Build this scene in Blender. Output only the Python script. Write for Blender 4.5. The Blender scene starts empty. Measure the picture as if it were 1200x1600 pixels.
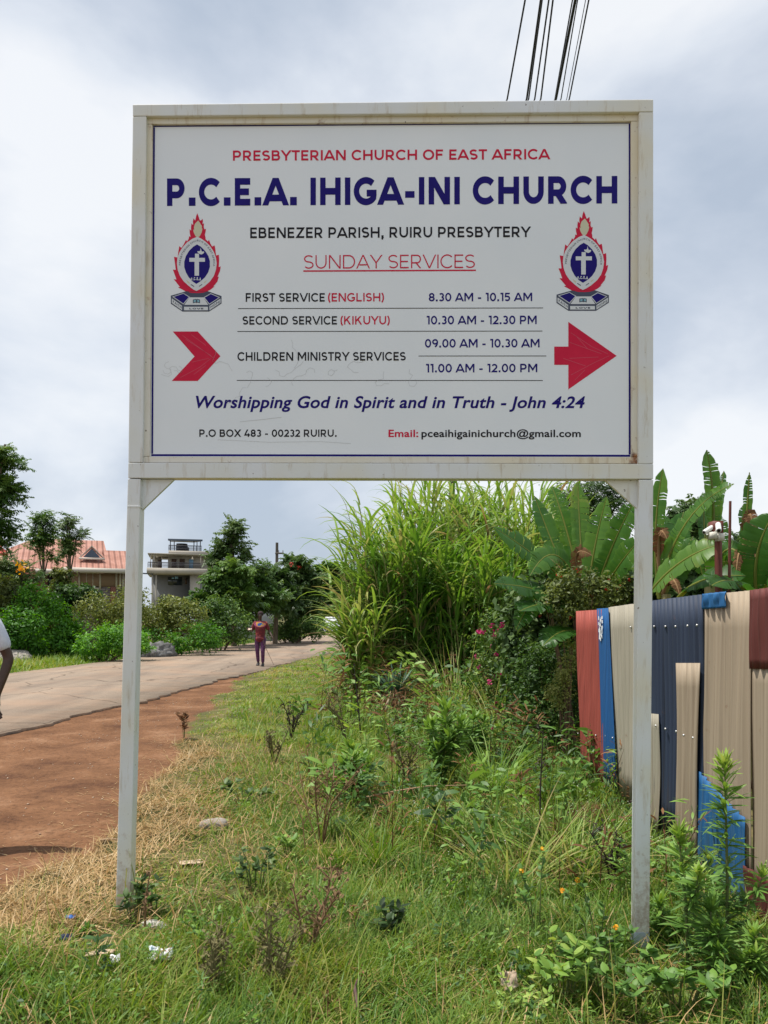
import bpy, bmesh, math, random
import numpy as np
from mathutils import Vector, Matrix
from mathutils.geometry import tessellate_polygon

# ------------------------------------------------------------------ camera, sky, sun, exposure
SC = bpy.context.scene
COL = SC.collection
R = math.radians
F, PX, PY, CAMH, ROLL = 1250.0, 600.0, 962.0, 1.55, R(0.4)
cd = bpy.data.cameras.new('camera'); CAM = bpy.data.objects.new('camera', cd); COL.objects.link(CAM)
cd.sensor_fit = 'HORIZONTAL'; cd.sensor_width = 36.0; cd.lens = 36.0 * F / 1200.0
cd.shift_x = 0.0; cd.shift_y = (PY - 800.0) / 1200.0
cd.clip_start = 0.05; cd.clip_end = 3000
CAM.matrix_world = Matrix.Translation((0, 0, CAMH)) @ Matrix.Rotation(R(90), 4, 'X') @ Matrix.Rotation(ROLL, 4, 'Z')
SC.camera = CAM
SC.render.resolution_x, SC.render.resolution_y = 768, 1024

SUN_EL, SUN_AZ = R(70), R(-87)          # azimuth from +Y towards +X
W = bpy.data.worlds.new('World'); SC.world = W; W.use_nodes = True
nt = W.node_tree; nt.nodes.clear()
def N(tree, kind, **kw):
    n = tree.nodes.new(kind)
    for k, v in kw.items():
        if k == 'inp':
            for a, b in v.items(): n.inputs[a].default_value = b
        else: setattr(n, k, v)
    return n
def ramp(tree, stops, interp='LINEAR'):
    n = tree.nodes.new('ShaderNodeValToRGB'); e = n.color_ramp.elements
    n.color_ramp.interpolation = interp
    e[0].position = stops[0][0]; e[0].color = (*stops[0][1], 1)
    e[1].position = stops[-1][0]; e[1].color = (*stops[-1][1], 1)
    for p, c in stops[1:-1]:
        q = e.new(p); q.color = (*c, 1)
    return n
sky = N(nt, 'ShaderNodeTexSky', sky_type='NISHITA', sun_disc=False, sun_elevation=SUN_EL, sun_rotation=SUN_AZ)
tc = N(nt, 'ShaderNodeTexCoord')
mp = N(nt, 'ShaderNodeMapping', inp={'Scale': (1.0, 1.0, 1.75), 'Location': (1.9, 8.8, 0.3)})
nz = N(nt, 'ShaderNodeTexNoise', inp={'Scale': 2.1, 'Detail': 7.0, 'Roughness': 0.52, 'Distortion': 0.15})
cr = ramp(nt, [(0.36, (3.6, 4.15, 4.95)), (0.46, (4.6, 5.05, 5.75)), (0.54, (5.8, 6.15, 6.65)), (0.63, (6.9, 7.05, 7.25))])
mx = N(nt, 'ShaderNodeMix', data_type='RGBA', inp={0: 0.90})
bg = N(nt, 'ShaderNodeBackground', inp={'Strength': 0.112})
wo = N(nt, 'ShaderNodeOutputWorld')
L = nt.links.new
L(tc.outputs['Generated'], mp.inputs['Vector']); L(mp.outputs[0], nz.inputs['Vector']); L(nz.outputs[0], cr.inputs[0])
L(sky.outputs[0], mx.inputs[6]); L(cr.outputs[0], mx.inputs[7]); L(mx.outputs[2], bg.inputs['Color']); L(bg.outputs[0], wo.inputs[0])

sd = bpy.data.lights.new('sun', 'SUN'); sd.energy = 4.2; sd.angle = R(0.6); sd.color = (1.0, 0.955, 0.88)
so = bpy.data.objects.new('sun', sd); COL.objects.link(so)
sdir = Vector((math.sin(SUN_AZ) * math.cos(SUN_EL), math.cos(SUN_AZ) * math.cos(SUN_EL), math.sin(SUN_EL)))
so.rotation_euler = sdir.to_track_quat('Z', 'Y').to_euler(); so.location = sdir * 50
SC.view_settings.view_transform = 'Standard'; SC.view_settings.look = 'None'
SC.view_settings.exposure = 0.32; SC.view_settings.gamma = 1.0
SC.cycles.max_bounces = 6; SC.cycles.diffuse_bounces = 3; SC.cycles.transmission_bounces = 4

rng = np.random.default_rng(7); random.seed(7)

# ------------------------------------------------------------------ measuring helpers (photograph pixels to metres)
RV = Vector((math.cos(ROLL), 0, math.sin(ROLL))); UV = Vector((-math.sin(ROLL), 0, math.cos(ROLL)))
def ray(px, py): return Vector((0, 1, 0)) + RV * ((px - PX) / F) + UV * ((PY - py) / F)
def P(px, py, d): return Vector((0, 0, CAMH)) + ray(px, py) * d
def X(px, d): return (px - PX) / F * d

# ------------------------------------------------------------------ mesh helpers
class Geo:
    def __init__(s): s.V = []; s.F = []; s.T = []; s.M = []; s.n = 0
    def add(s, v, f, tint=0.5, m=0):
        v = np.asarray(v, float).reshape(-1, 3); f = np.asarray(f, int)
        s.V.append(v); s.F.append(f + s.n); s.M.append(np.full(len(f), m))
        t = np.asarray(tint, float)
        s.T.append(np.full(len(v), float(t)) if t.ndim == 0 else t.reshape(-1)); s.n += len(v)
    def build(s, name, mats, parent=None, smooth=False):
        me = bpy.data.meshes.new(name)
        if s.n:
            V = np.concatenate(s.V); T = np.concatenate(s.T)
            loops = np.concatenate([f.reshape(-1) for f in s.F])
            tot = np.concatenate([np.full(len(f), f.shape[1]) for f in s.F])
            mi = np.concatenate(s.M)
            me.vertices.add(len(V)); me.vertices.foreach_set('co', V.astype(np.float32).ravel())
            me.loops.add(len(loops)); me.loops.foreach_set('vertex_index', loops.astype(np.int32))
            me.polygons.add(len(tot)); st = np.concatenate([[0], np.cumsum(tot)[:-1]])
            me.polygons.foreach_set('loop_start', st.astype(np.int32)); me.polygons.foreach_set('loop_total', tot.astype(np.int32))
            me.polygons.foreach_set('material_index', mi.astype(np.int32))
            if smooth: me.polygons.foreach_set('use_smooth', np.ones(len(tot), bool))
            a = me.attributes.new('tint', 'FLOAT', 'POINT'); a.data.foreach_set('value', T.astype(np.float32))
            me.update(calc_edges=True)
        for m in (mats if isinstance(mats, (list, tuple)) else [mats]): me.materials.append(m)
        o = bpy.data.objects.new(name, me); COL.objects.link(o)
        if parent: o.parent = parent
        return o

def tag(o, label=None, cat=None, group=None, kind=None):
    if label: o['label'] = label
    if cat: o['category'] = cat
    if group: o['group'] = group
    if kind: o['kind'] = kind
    return o
def thing(name, label, cat, loc=(0, 0, 0), rz=0.0, group=None):
    o = bpy.data.objects.new(name, None); COL.objects.link(o); o.location = loc; o.rotation_euler = (0, 0, rz)
    o.empty_display_size = 0.2
    return tag(o, label, cat, group)

def box(g, a, b, tint=0.5, m=0):
    (x0, y0, z0), (x1, y1, z1) = a, b
    v = [(x0, y0, z0), (x1, y0, z0), (x1, y1, z0), (x0, y1, z0), (x0, y0, z1), (x1, y0, z1), (x1, y1, z1), (x0, y1, z1)]
    g.add(v, [(3, 2, 1, 0), (4, 5, 6, 7), (0, 1, 5, 4), (1, 2, 6, 5), (2, 3, 7, 6), (3, 0, 4, 7)], tint, m)

def tube(g, pts, rad, n=8, tint=0.5, m=0, cap=True):
    pts = [Vector(p) for p in pts]; k = len(pts)
    rad = list(rad) if hasattr(rad, '__len__') else [rad] * k
    tint = tint if np.ndim(tint) else [tint] * k
    up = Vector((0.03, 0.02, 1)); V = []; T = []
    d0 = (pts[1] - pts[0]).normalized(); a = d0.cross(up if abs(d0.z) < 0.9 else Vector((1, 0, 0))).normalized()
    for i in range(k):
        d = (pts[min(i + 1, k - 1)] - pts[max(i - 1, 0)]).normalized()
        a = (a - d * a.dot(d)).normalized(); b = d.cross(a)
        for j in range(n):
            t = 2 * math.pi * j / n
            V.append(pts[i] + (a * math.cos(t) + b * math.sin(t)) * rad[i]); T.append(tint[i])
    fs = [(i * n + j, i * n + (j + 1) % n, (i + 1) * n + (j + 1) % n, (i + 1) * n + j) for i in range(k - 1) for j in range(n)]
    n0 = g.n
    g.add([tuple(v) for v in V], fs, T, m)
    if cap:
        for i, c in ((0, pts[0]), (k - 1, pts[-1])):
            base = [tuple(V[i * n + j]) for j in range(n)] + [tuple(c)]
            g.add(base, [(j, (j + 1) % n, n) if i else ((j + 1) % n, j, n) for j in range(n)], T[i * n], m)

def prof_blade(t): return np.clip(1.15 * (1 - t ** 2.2), 0.03, 1)
def prof_lance(t): return np.clip(np.sin(np.pi * np.clip(t * 0.93 + 0.05, 0, 1)) ** 0.8, 0.04, 1)
def blades(g, Pp, az, th0, curl, length, width, nseg=3, prof=prof_blade, tint=0.5, roll=0.0, fold=0.0, tiptint=0.0, m=0):
    Pp = np.asarray(Pp, float).reshape(-1, 3); n = len(Pp)
    f = lambda a: np.broadcast_to(np.asarray(a, float), (n,)).astype(float)
    az, th0, curl, length, width, tint, roll = map(f, (az, th0, curl, length, width, tint, roll))
    t = np.linspace(0, 1, nseg + 1)
    th = th0[:, None] + curl[:, None] * t[None]
    D = np.stack([np.sin(th) * np.cos(az)[:, None], np.sin(th) * np.sin(az)[:, None], np.cos(th)], -1)
    step = (D[:, :-1] + D[:, 1:]) / 2 * (length / nseg)[:, None, None]
    pts = Pp[:, None] + np.concatenate([np.zeros((n, 1, 3)), np.cumsum(step, 1)], 1)
    s = np.stack([-np.sin(az), np.cos(az), np.zeros(n)], -1)[:, None]
    nn = np.cross(D, np.broadcast_to(s, D.shape))
    c_, s_ = np.cos(roll)[:, None, None], np.sin(roll)[:, None, None]
    side = s * c_ + nn * s_; nrm = nn * c_ - s * s_
    hw = (width[:, None] * prof(t)[None] / 2)[..., None]
    tt = tint[:, None] + tiptint * t[None]
    k = nseg + 1
    if fold:
        v = np.stack([pts - side * hw - nrm * hw * fold, pts, pts + side * hw - nrm * hw * fold], 2)
        c = 3
    else:
        v = np.stack([pts - side * hw, pts + side * hw], 2); c = 2
    idx = np.arange(n * k * c).reshape(n, k, c)
    fs = np.concatenate([np.stack([idx[:, :-1, j], idx[:, :-1, j + 1], idx[:, 1:, j + 1], idx[:, 1:, j]], -1).reshape(-1, 4) for j in range(c - 1)])
    g.add(v.reshape(-1, 3), fs, np.repeat(tt[..., None], c, -1), m)
    return pts

def leaves(g, Pp, nrm, size, asp=0.5, tint=0.5, m=0):
    """small rhombic, slightly folded leaves lying roughly across nrm"""
    Pp = np.asarray(Pp, float); n = len(Pp)
    nrm = nrm / np.linalg.norm(nrm, axis=1, keepdims=True)
    r = rng.normal(size=(n, 3)); a = r - nrm * (r * nrm).sum(1, keepdims=True); a /= np.linalg.norm(a, axis=1, keepdims=True)
    b = np.cross(nrm, a); size = np.broadcast_to(size, (n,))[:, None]
    w = size * asp / 2
    v = np.stack([Pp - a * size * .5, Pp - a * size * .05 + b * w + nrm * w * .35, Pp + a * size * .5 - nrm * size * .12, Pp - a * size * .05 - b * w + nrm * w * .35], 1)
    i = np.arange(n * 4).reshape(n, 4)
    f3 = np.concatenate([i[:, [0, 2, 1]], i[:, [0, 3, 2]]])
    g.add(v.reshape(-1, 3), f3, np.repeat(np.broadcast_to(tint, (n,))[:, None], 4, 1), m)

def pinnate(g, Pp, az, th0, curl, length, M=7, ll=0.16, lw=0.07, tint=0.5, m=0):
    Pp = np.asarray(Pp, float); n = len(Pp)
    f = lambda a: np.broadcast_to(np.asarray(a, float), (n,)).astype(float)
    az, th0, curl, length, tint = map(f, (az, th0, curl, length, tint))
    t = np.linspace(0, 1, M + 1)
    th = th0[:, None] + curl[:, None] * t[None]
    D = np.stack([np.sin(th) * np.cos(az)[:, None], np.sin(th) * np.sin(az)[:, None], np.cos(th)], -1)
    pts = Pp[:, None] + np.concatenate([np.zeros((n, 1, 3)), np.cumsum((D[:, :-1] + D[:, 1:]) / 2 * (length / M)[:, None, None], 1)], 1)
    s = np.stack([-np.sin(az), np.cos(az), np.zeros(n)], -1)[:, None] * np.ones((1, M, 1))
    b = pts[:, 1:]; T = D[:, 1:]
    sz = (length / 0.6)[:, None, None] * (1 - 0.35 * np.abs(t[1:] - 0.5) * 2)[None, :, None]
    z = np.array([0, 0, 1.0])
    for sg in (-1, 1):
        d = sg * s * 0.8 + T * 0.40 - z * 0.55 + rng.normal(size=s.shape) * 0.22
        l = ll * sz; w = lw * sz / 2
        v = np.stack([b, b + d * l * .45 + T * w, b + d * l, b + d * l * .45 - T * w], 2)
        i = np.arange(n * M * 4).reshape(-1, 4)
        g.add(v.reshape(-1, 3), i, np.repeat(np.repeat(tint[:, None], M, 1).reshape(-1, 1) + rng.normal(size=(n * M, 1)) * .05, 4, 1), m)
    # the leaf's own stalk
    blades(g, Pp, az, th0, curl, length, 0.012, 3, lambda q: np.ones_like(q), tint, m=m)

def onoise(x, y, sc, seed=0):
    r = np.random.default_rng(100 + seed); o = 0
    for k in range(6):
        a, ph = r.uniform(0, 6.28, 2); fq = sc * r.uniform(.6, 1.9)
        o = o + np.sin((x * math.cos(a) + y * math.sin(a)) * fq + ph)
    return o / 3.2

# ------------------------------------------------------------------ materials
def lin(r, g, b):
    f = lambda c: (c / 255 / 12.92) if c <= 10 else ((c / 255 + .055) / 1.055) ** 2.4
    return (f(r), f(g), f(b))
def newmat(name):
    m = bpy.data.materials.new(name); m.use_nodes = True; t = m.node_tree
    return m, t, t.nodes['Principled BSDF'], t.nodes['Material Output']
def mat(name, c, rough=0.6, c2=None, scale=6.0, stretch=(1, 1, 1), bump=0.0, bscale=40.0, spec=0.4, metal=0.0, detail=5.0, lo=.35, hi=.65, space='Object'):
    m, t, b, o = newmat(name); l = t.links.new
    b.inputs['Roughness'].default_value = rough; b.inputs['Metallic'].default_value = metal
    b.inputs['Specular IOR Level'].default_value = spec
    b.inputs['Base Color'].default_value = (*c, 1)
    co = N(t, 'ShaderNodeTexCoord'); mp = N(t, 'ShaderNodeMapping', inp={'Scale': stretch}); l(co.outputs[space], mp.inputs[0])
    if c2 is not None:
        nz = N(t, 'ShaderNodeTexNoise', inp={'Scale': scale, 'Detail': detail, 'Roughness': .6}); l(mp.outputs[0], nz.inputs[0])
        rp = ramp(t, [(lo, c), (hi, c2)]); l(nz.outputs[0], rp.inputs[0]); l(rp.outputs[0], b.inputs['Base Color'])
    if bump:
        n2 = N(t, 'ShaderNodeTexNoise', inp={'Scale': bscale, 'Detail': 4.0}); l(mp.outputs[0], n2.inputs[0])
        bp = N(t, 'ShaderNodeBump', inp={'Strength': bump, 'Distance': 0.01}); l(n2.outputs[0], bp.inputs['Height']); l(bp.outputs[0], b.inputs['Normal'])
    return m
def leafmat(name, stops, trans=0.35, rough=0.5, spec=0.35):
    m, t, b, o = newmat(name); l = t.links.new
    at = N(t, 'ShaderNodeAttribute', attribute_name='tint'); rp = ramp(t, stops); l(at.outputs['Fac'], rp.inputs[0])
    l(rp.outputs[0], b.inputs['Base Color']); b.inputs['Roughness'].default_value = rough; b.inputs['Specular IOR Level'].default_value = spec
    tr = N(t, 'ShaderNodeBsdfTranslucent'); hs = N(t, 'ShaderNodeHueSaturation', inp={'Hue': .485, 'Saturation': 1.1, 'Value': 1.5})
    l(rp.outputs[0], hs.inputs['Color']); l(hs.outputs[0], tr.inputs['Color'])
    ms = N(t, 'ShaderNodeMixShader', inp={0: trans}); l(b.outputs[0], ms.inputs[1]); l(tr.outputs[0], ms.inputs[2]); l(ms.outputs[0], o.inputs[0])
    return m
G_GRASS = leafmat('grass_blades', [(0, (.035, .085, .014)), (.35, (.10, .20, .026)), (.6, (.20, .29, .045)), (.8, (.36, .34, .09)), (1, (.45, .34, .16))], .35)
G_STRAW = leafmat('straw_blades', [(0, (.12, .11, .03)), (.3, (.30, .20, .075)), (.7, (.48, .32, .14)), (1, (.60, .45, .24))], .2)
G_DARK = leafmat('dark_leaves', [(0, (.02, .045, .012)), (.5, (.055, .11, .028)), (1, (.14, .21, .06))], .3)
G_MID = leafmat('green_leaves', [(0, (.022, .055, .012)), (.5, (.065, .14, .026)), (1, (.17, .26, .05))], .3)
G_LIME = leafmat('bright_leaves', [(0, (.025, .085, .01)), (.5, (.09, .26, .025)), (1, (.20, .42, .05))], .36)
G_OLIVE = leafmat('olive_leaves', [(0, (.055, .08, .02)), (.5, (.15, .19, .04)), (1, (.32, .33, .09))], .3)
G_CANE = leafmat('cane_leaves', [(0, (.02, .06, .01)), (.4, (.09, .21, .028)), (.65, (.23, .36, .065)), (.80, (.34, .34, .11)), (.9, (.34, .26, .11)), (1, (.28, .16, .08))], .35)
G_BANANA = leafmat('banana_leaves', [(0, (.018, .065, .012)), (.4, (.05, .15, .022)), (.7, (.13, .26, .035)), (.85, (.32, .30, .07)), (1, (.22, .12, .06))], .48, .42, .4)
G_DEAD = leafmat('dead_leaves', [(0, (.10, .05, .025)), (.5, (.24, .13, .065)), (1, (.42, .27, .14))], .2, .8, .1)
G_AGAVE = leafmat('agave_leaves', [(0, (.02, .05, .03)), (.5, (.06, .13, .08)), (.8, (.13, .2, .12)), (1, (.28, .14, .06))], .1)
G_WEED = leafmat('weed_leaves', [(0, (.03, .075, .02)), (.5, (.115, .235, .045)), (.8, (.22, .36, .06)), (1, (.36, .44, .10))], .3)
G_PINK = leafmat('pink_petals', [(0, (.45, .02, .12)), (1, (.75, .12, .30))], .4)
G_REDFL = leafmat('red_petals', [(0, (.45, .02, .02)), (1, (.75, .10, .05))], .3)
G_YEL = leafmat('yellow_petals', [(0, (.75, .30, .02)), (1, (.85, .55, .05))], .3)
G_WHITEFL = leafmat('white_petals', [(0, (.55, .57, .45)), (1, (.8, .8, .7))], .2)
BARK = mat('bark', (.10, .075, .05), .9, (.2, .16, .11), 9, (1, 1, .25), .5, 30)
STEM = mat('green_stem', (.07, .11, .03), .6, (.14, .15, .05), 20)
TWIG = mat('dry_twig', (.10, .06, .04), .85, (.22, .14, .08), 20)
CANESTEM = mat('cane_stem', (.18, .2, .06), .6, (.33, .27, .12), 10, (1, 1, .3))

# ------------------------------------------------------------------ the setting: ground, road
EDGE_Y = [-5, 2.0, 3.6, 4.4, 5.1, 5.8, 7.8, 10.9, 15, 18.8, 23, 40, 400]
EDGE_X = [-2.7, -2.5, -2.35, -2.1, -1.98, -1.9, -2.12, -2.6, -3.1, -3.42, -3.5, -1.5, 40]
def edge(y): return np.interp(y, EDGE_Y, EDGE_X) + .10 * onoise(y, y * 0, 4.5, 3) + .05 * onoise(y, y * 0, 17, 4)
def near_edge(y): return -4.75 + (y - 9.8) * .115
def far_edge(y): return -9.5 + (y - 19.8) * .104
def gz(x, y):
    x = np.asarray(x, float); y = np.asarray(y, float)
    t = np.clip((x + 2.2) / 3.4, 0, 1); t = t * t * (3 - 2 * t)
    z = -.16 * t
    on = np.clip((x - edge(y)) / .5, 0, 1)
    z = z + on * (.035 + .03 * onoise(x, y, 1.9, 1) + .015 * onoise(x, y, 5, 2)) * np.clip((60 - y) / 20, 0, 1)
    sh = np.clip((x - near_edge(y)) / .3, 0, 1) * (1 - on)
    return z + sh * (.020 * onoise(x, y, 2.3, 5) + .010 * onoise(x, y, 8, 6) - .03 * np.exp(-((x - near_edge(y) - .9) / .22) ** 2))
def gp(px, d): x = X(px, d); return Vector((x, d, float(gz(x, d))))

def spaced(a, b, fine, far):
    s = list(np.arange(a, b, fine)); q = b; st = fine
    while q < far: s.append(q); st *= 1.25; q += st
    s.append(far); return s
xs = [-v for v in spaced(5.5, 5.6, .12, 900)][::-1] + list(np.arange(-5.4, 3.2, .12)) + spaced(3.2, 3.3, .12, 900)
ys = [2 - v for v in spaced(0, .1, .2, 60)][::-1] + list(np.arange(2.1, 26, .14)) + spaced(26, 26.1, .2, 1500)
xs = np.array(xs); ys = np.array(ys)
XX, YY = np.meshgrid(xs, ys); ZZ = gz(XX, YY)
g = Geo(); idx = np.arange(XX.size).reshape(XX.shape)
gm = np.clip((XX - edge(YY)) / .35 + .5, 0, 1)
gm = np.maximum(gm, np.clip((far_edge(YY) - XX) / .5, 0, 1))
g.add(np.stack([XX, YY, ZZ], -1), np.stack([idx[:-1, :-1], idx[:-1, 1:], idx[1:, 1:], idx[1:, :-1]], -1).reshape(-1, 4), gm.ravel())
def ground_mat():
    m, t, b, o = newmat('red_soil'); l = t.links.new
    co = N(t, 'ShaderNodeTexCoord')
    n1 = N(t, 'ShaderNodeTexNoise', inp={'Scale': 1.3, 'Detail': 8.0, 'Roughness': .65}); l(co.outputs['Object'], n1.inputs[0])
    r1 = ramp(t, [(.28, (.075, .033, .019)), (.42, (.14, .067, .033)), (.56, (.195, .096, .048)), (.72, (.29, .165, .095))]); l(n1.outputs[0], r1.inputs[0])
    n3 = N(t, 'ShaderNodeTexNoise', inp={'Scale': 26.0, 'Detail': 5.0, 'Roughness': .7}); l(co.outputs['Object'], n3.inputs[0])
    r3 = ramp(t, [(.30, (.45, .42, .40)), (.46, (.95, .95, .95)), (.72, (1.18, 1.16, 1.12))]); l(n3.outputs[0], r3.inputs[0])
    mu = N(t, 'ShaderNodeMix', data_type='RGBA', blend_type='MULTIPLY', inp={0: 1.0}); l(r1.outputs[0], mu.inputs[6]); l(r3.outputs[0], mu.inputs[7])
    n2 = N(t, 'ShaderNodeTexNoise', inp={'Scale': 3.0, 'Detail': 6.0}); l(co.outputs['Object'], n2.inputs[0])
    r2 = ramp(t, [(.3, (.05, .06, .02)), (.55, (.12, .11, .04)), (.75, (.22, .15, .08))]); l(n2.outputs[0], r2.inputs[0])
    at = N(t, 'ShaderNodeAttribute', attribute_name='tint')
    ad = N(t, 'ShaderNodeMath', operation='ADD'); l(at.outputs['Fac'], ad.inputs[0])
    sc = N(t, 'ShaderNodeMath', operation='MULTIPLY_ADD', inp={1: .8, 2: -.4}); l(n3.outputs[0], sc.inputs[0]); l(sc.outputs[0], ad.inputs[1])
    rr = ramp(t, [(.35, (0, 0, 0)), (.65, (1, 1, 1))]); l(ad.outputs[0], rr.inputs[0])
    mx = N(t, 'ShaderNodeMix', data_type='RGBA'); l(rr.outputs[0], mx.inputs[0]); l(mu.outputs[2], mx.inputs[6]); l(r2.outputs[0], mx.inputs[7])
    l(mx.outputs[2], b.inputs['Base Color']); b.inputs['Roughness'].default_value = .95; b.inputs['Specular IOR Level'].default_value = .15
    bp = N(t, 'ShaderNodeBump', inp={'Strength': .7, 'Distance': .02}); l(n3.outputs[0], bp.inputs['Height']); l(bp.outputs[0], b.inputs['Normal'])
    return m
tag(g.build('ground', ground_mat(), smooth=True), kind='structure')

def road_mat():
    m, t, b, o = newmat('dusty_asphalt'); l = t.links.new
    co = N(t, 'ShaderNodeTexCoord'); mp = N(t, 'ShaderNodeMapping', inp={'Rotation': (0, 0, R(6.5)), 'Scale': (1, .12, 1)}); l(co.outputs['Object'], mp.inputs[0])
    n1 = N(t, 'ShaderNodeTexNoise', inp={'Scale': 1.6, 'Detail': 6.0, 'Roughness': .6}); l(mp.outputs[0], n1.inputs[0])
    r1 = ramp(t, [(.3, (.19, .145, .112)), (.5, (.25, .195, .148)), (.7, (.32, .245, .183))]); l(n1.outputs[0], r1.inputs[0])
    n2 = N(t, 'ShaderNodeTexNoise', inp={'Scale': 60.0, 'Detail': 3.0}); l(co.outputs['Object'], n2.inputs[0])
    r2 = ramp(t, [(.3, (.78, .78, .78)), (.6, (1.08, 1.08, 1.08))]); l(n2.outputs[0], r2.inputs[0])
    mu = N(t, 'ShaderNodeMix', data_type='RGBA', blend_type='MULTIPLY', inp={0: 1.0}); l(r1.outputs[0], mu.inputs[6]); l(r2.outputs[0], mu.inputs[7])
    n3 = N(t, 'ShaderNodeTexNoise', inp={'Scale': .55, 'Detail': 8.0, 'Roughness': .62}); l(co.outputs['Object'], n3.inputs[0]); r3 = ramp(t, [(.46, (0, 0, 0)), (.66, (.55, .55, .55))]); l(n3.outputs[0], r3.inputs[0])
    md = N(t, 'ShaderNodeMix', data_type='RGBA', inp={7: (.36, .235, .155, 1)}); l(r3.outputs[0], md.inputs[0]); l(mu.outputs[2], md.inputs[6])
    n4 = N(t, 'ShaderNodeTexNoise', inp={'Scale': 1.4, 'Detail': 6.0}); l(co.outputs['Object'], n4.inputs[0]); dv = N(t, 'ShaderNodeVectorMath', operation='MULTIPLY_ADD', inp={1: (.6, .6, .6)}); l(n4.outputs['Color'], dv.inputs[0]); l(co.outputs['Object'], dv.inputs[2])
    vo = N(t, 'ShaderNodeTexVoronoi', feature='DISTANCE_TO_EDGE', inp={'Scale': .34}); l(dv.outputs[0], vo.inputs['Vector']); lt = ramp(t, [(.0, (.5, .48, .46)), (.012, (1, 1, 1))]); l(vo.outputs['Distance'], lt.inputs[0])
    m3 = N(t, 'ShaderNodeMix', data_type='RGBA', blend_type='MULTIPLY', inp={0: 1.0}); l(md.outputs[2], m3.inputs[6]); l(lt.outputs[0], m3.inputs[7]); mu = m3
    l(mu.outputs[2], b.inputs['Base Color']); b.inputs['Roughness'].default_value = .9; b.inputs['Specular IOR Level'].default_value = .2
    bp = N(t, 'ShaderNodeBump', inp={'Strength': .4, 'Distance': .006}); l(n2.outputs[0], bp.inputs['Height']); l(bp.outputs[0], b.inputs['Normal'])
    return m
g = Geo(); yy = np.concatenate([np.arange(-30, 6, .5), np.arange(6, 30, .08), np.arange(30, 300, 3)])
ne = near_edge(yy) + (.10 * onoise(yy, yy * 0, 1.7, 11) + .06 * onoise(yy, yy * 0, 6, 12) + .05 * onoise(yy, yy * 0, 13, 13)) * (yy < 40)
fe = far_edge(yy) + .12 * onoise(yy, yy * 0, 1.1, 14)
ZR = .036
rows = [np.stack([fe, yy, fe * 0 - .02], -1), np.stack([fe + .05, yy, fe * 0 + ZR], -1)]
for q in (.25, .5, .75): rows.append(np.stack([fe + (ne - fe) * q, yy, fe * 0 + ZR + .05 * math.sin(q * math.pi)], -1))
rows += [np.stack([ne - .012, yy, ne * 0 + ZR], -1), np.stack([ne, yy, ne * 0 - .02], -1)]
VV = np.stack(rows, 1); ii = np.arange(VV.shape[0] * VV.shape[1]).reshape(VV.shape[:2])
g.add(VV, np.stack([ii[:-1, :-1], ii[:-1, 1:], ii[1:, 1:], ii[1:, :-1]], -1).reshape(-1, 4)[:, ::-1])
g.M[-1] = np.tile([0] * (VV.shape[1] - 2) + [1], VV.shape[0] - 1)
tag(g.build('road', [road_mat(), mat('bare_asphalt_edge', (.05, .036, .028), .95, (.16, .095, .06), 3)]), kind='structure')

# ------------------------------------------------------------------ the signboard
dL, dR = 4.06, 3.97
A0 = P(207, 962, dL); B0 = P(1021, 962, dR)
ux = Vector((B0.x - A0.x, B0.y - A0.y, 0)).normalized(); nn = Vector((-ux.y, ux.x, 0))     # nn points away from the viewer
ORG = Vector(((A0.x + B0.x) / 2, (A0.y + B0.y) / 2, -.06)); RZ = math.atan2(ux.y, ux.x)
def S(px, py, off=0.0):
    r = ray(px, py); c = Vector((0, 0, CAMH)); o = ORG + nn * off
    t = (o - c).dot(nn) / r.dot(nn); w = c + r * t - ORG
    return Vector((w.dot(ux), off, w.z))
sign = thing('church_signboard', 'large white metal church signboard standing on two square posts in the grass', 'sign', ORG, RZ)

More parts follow.
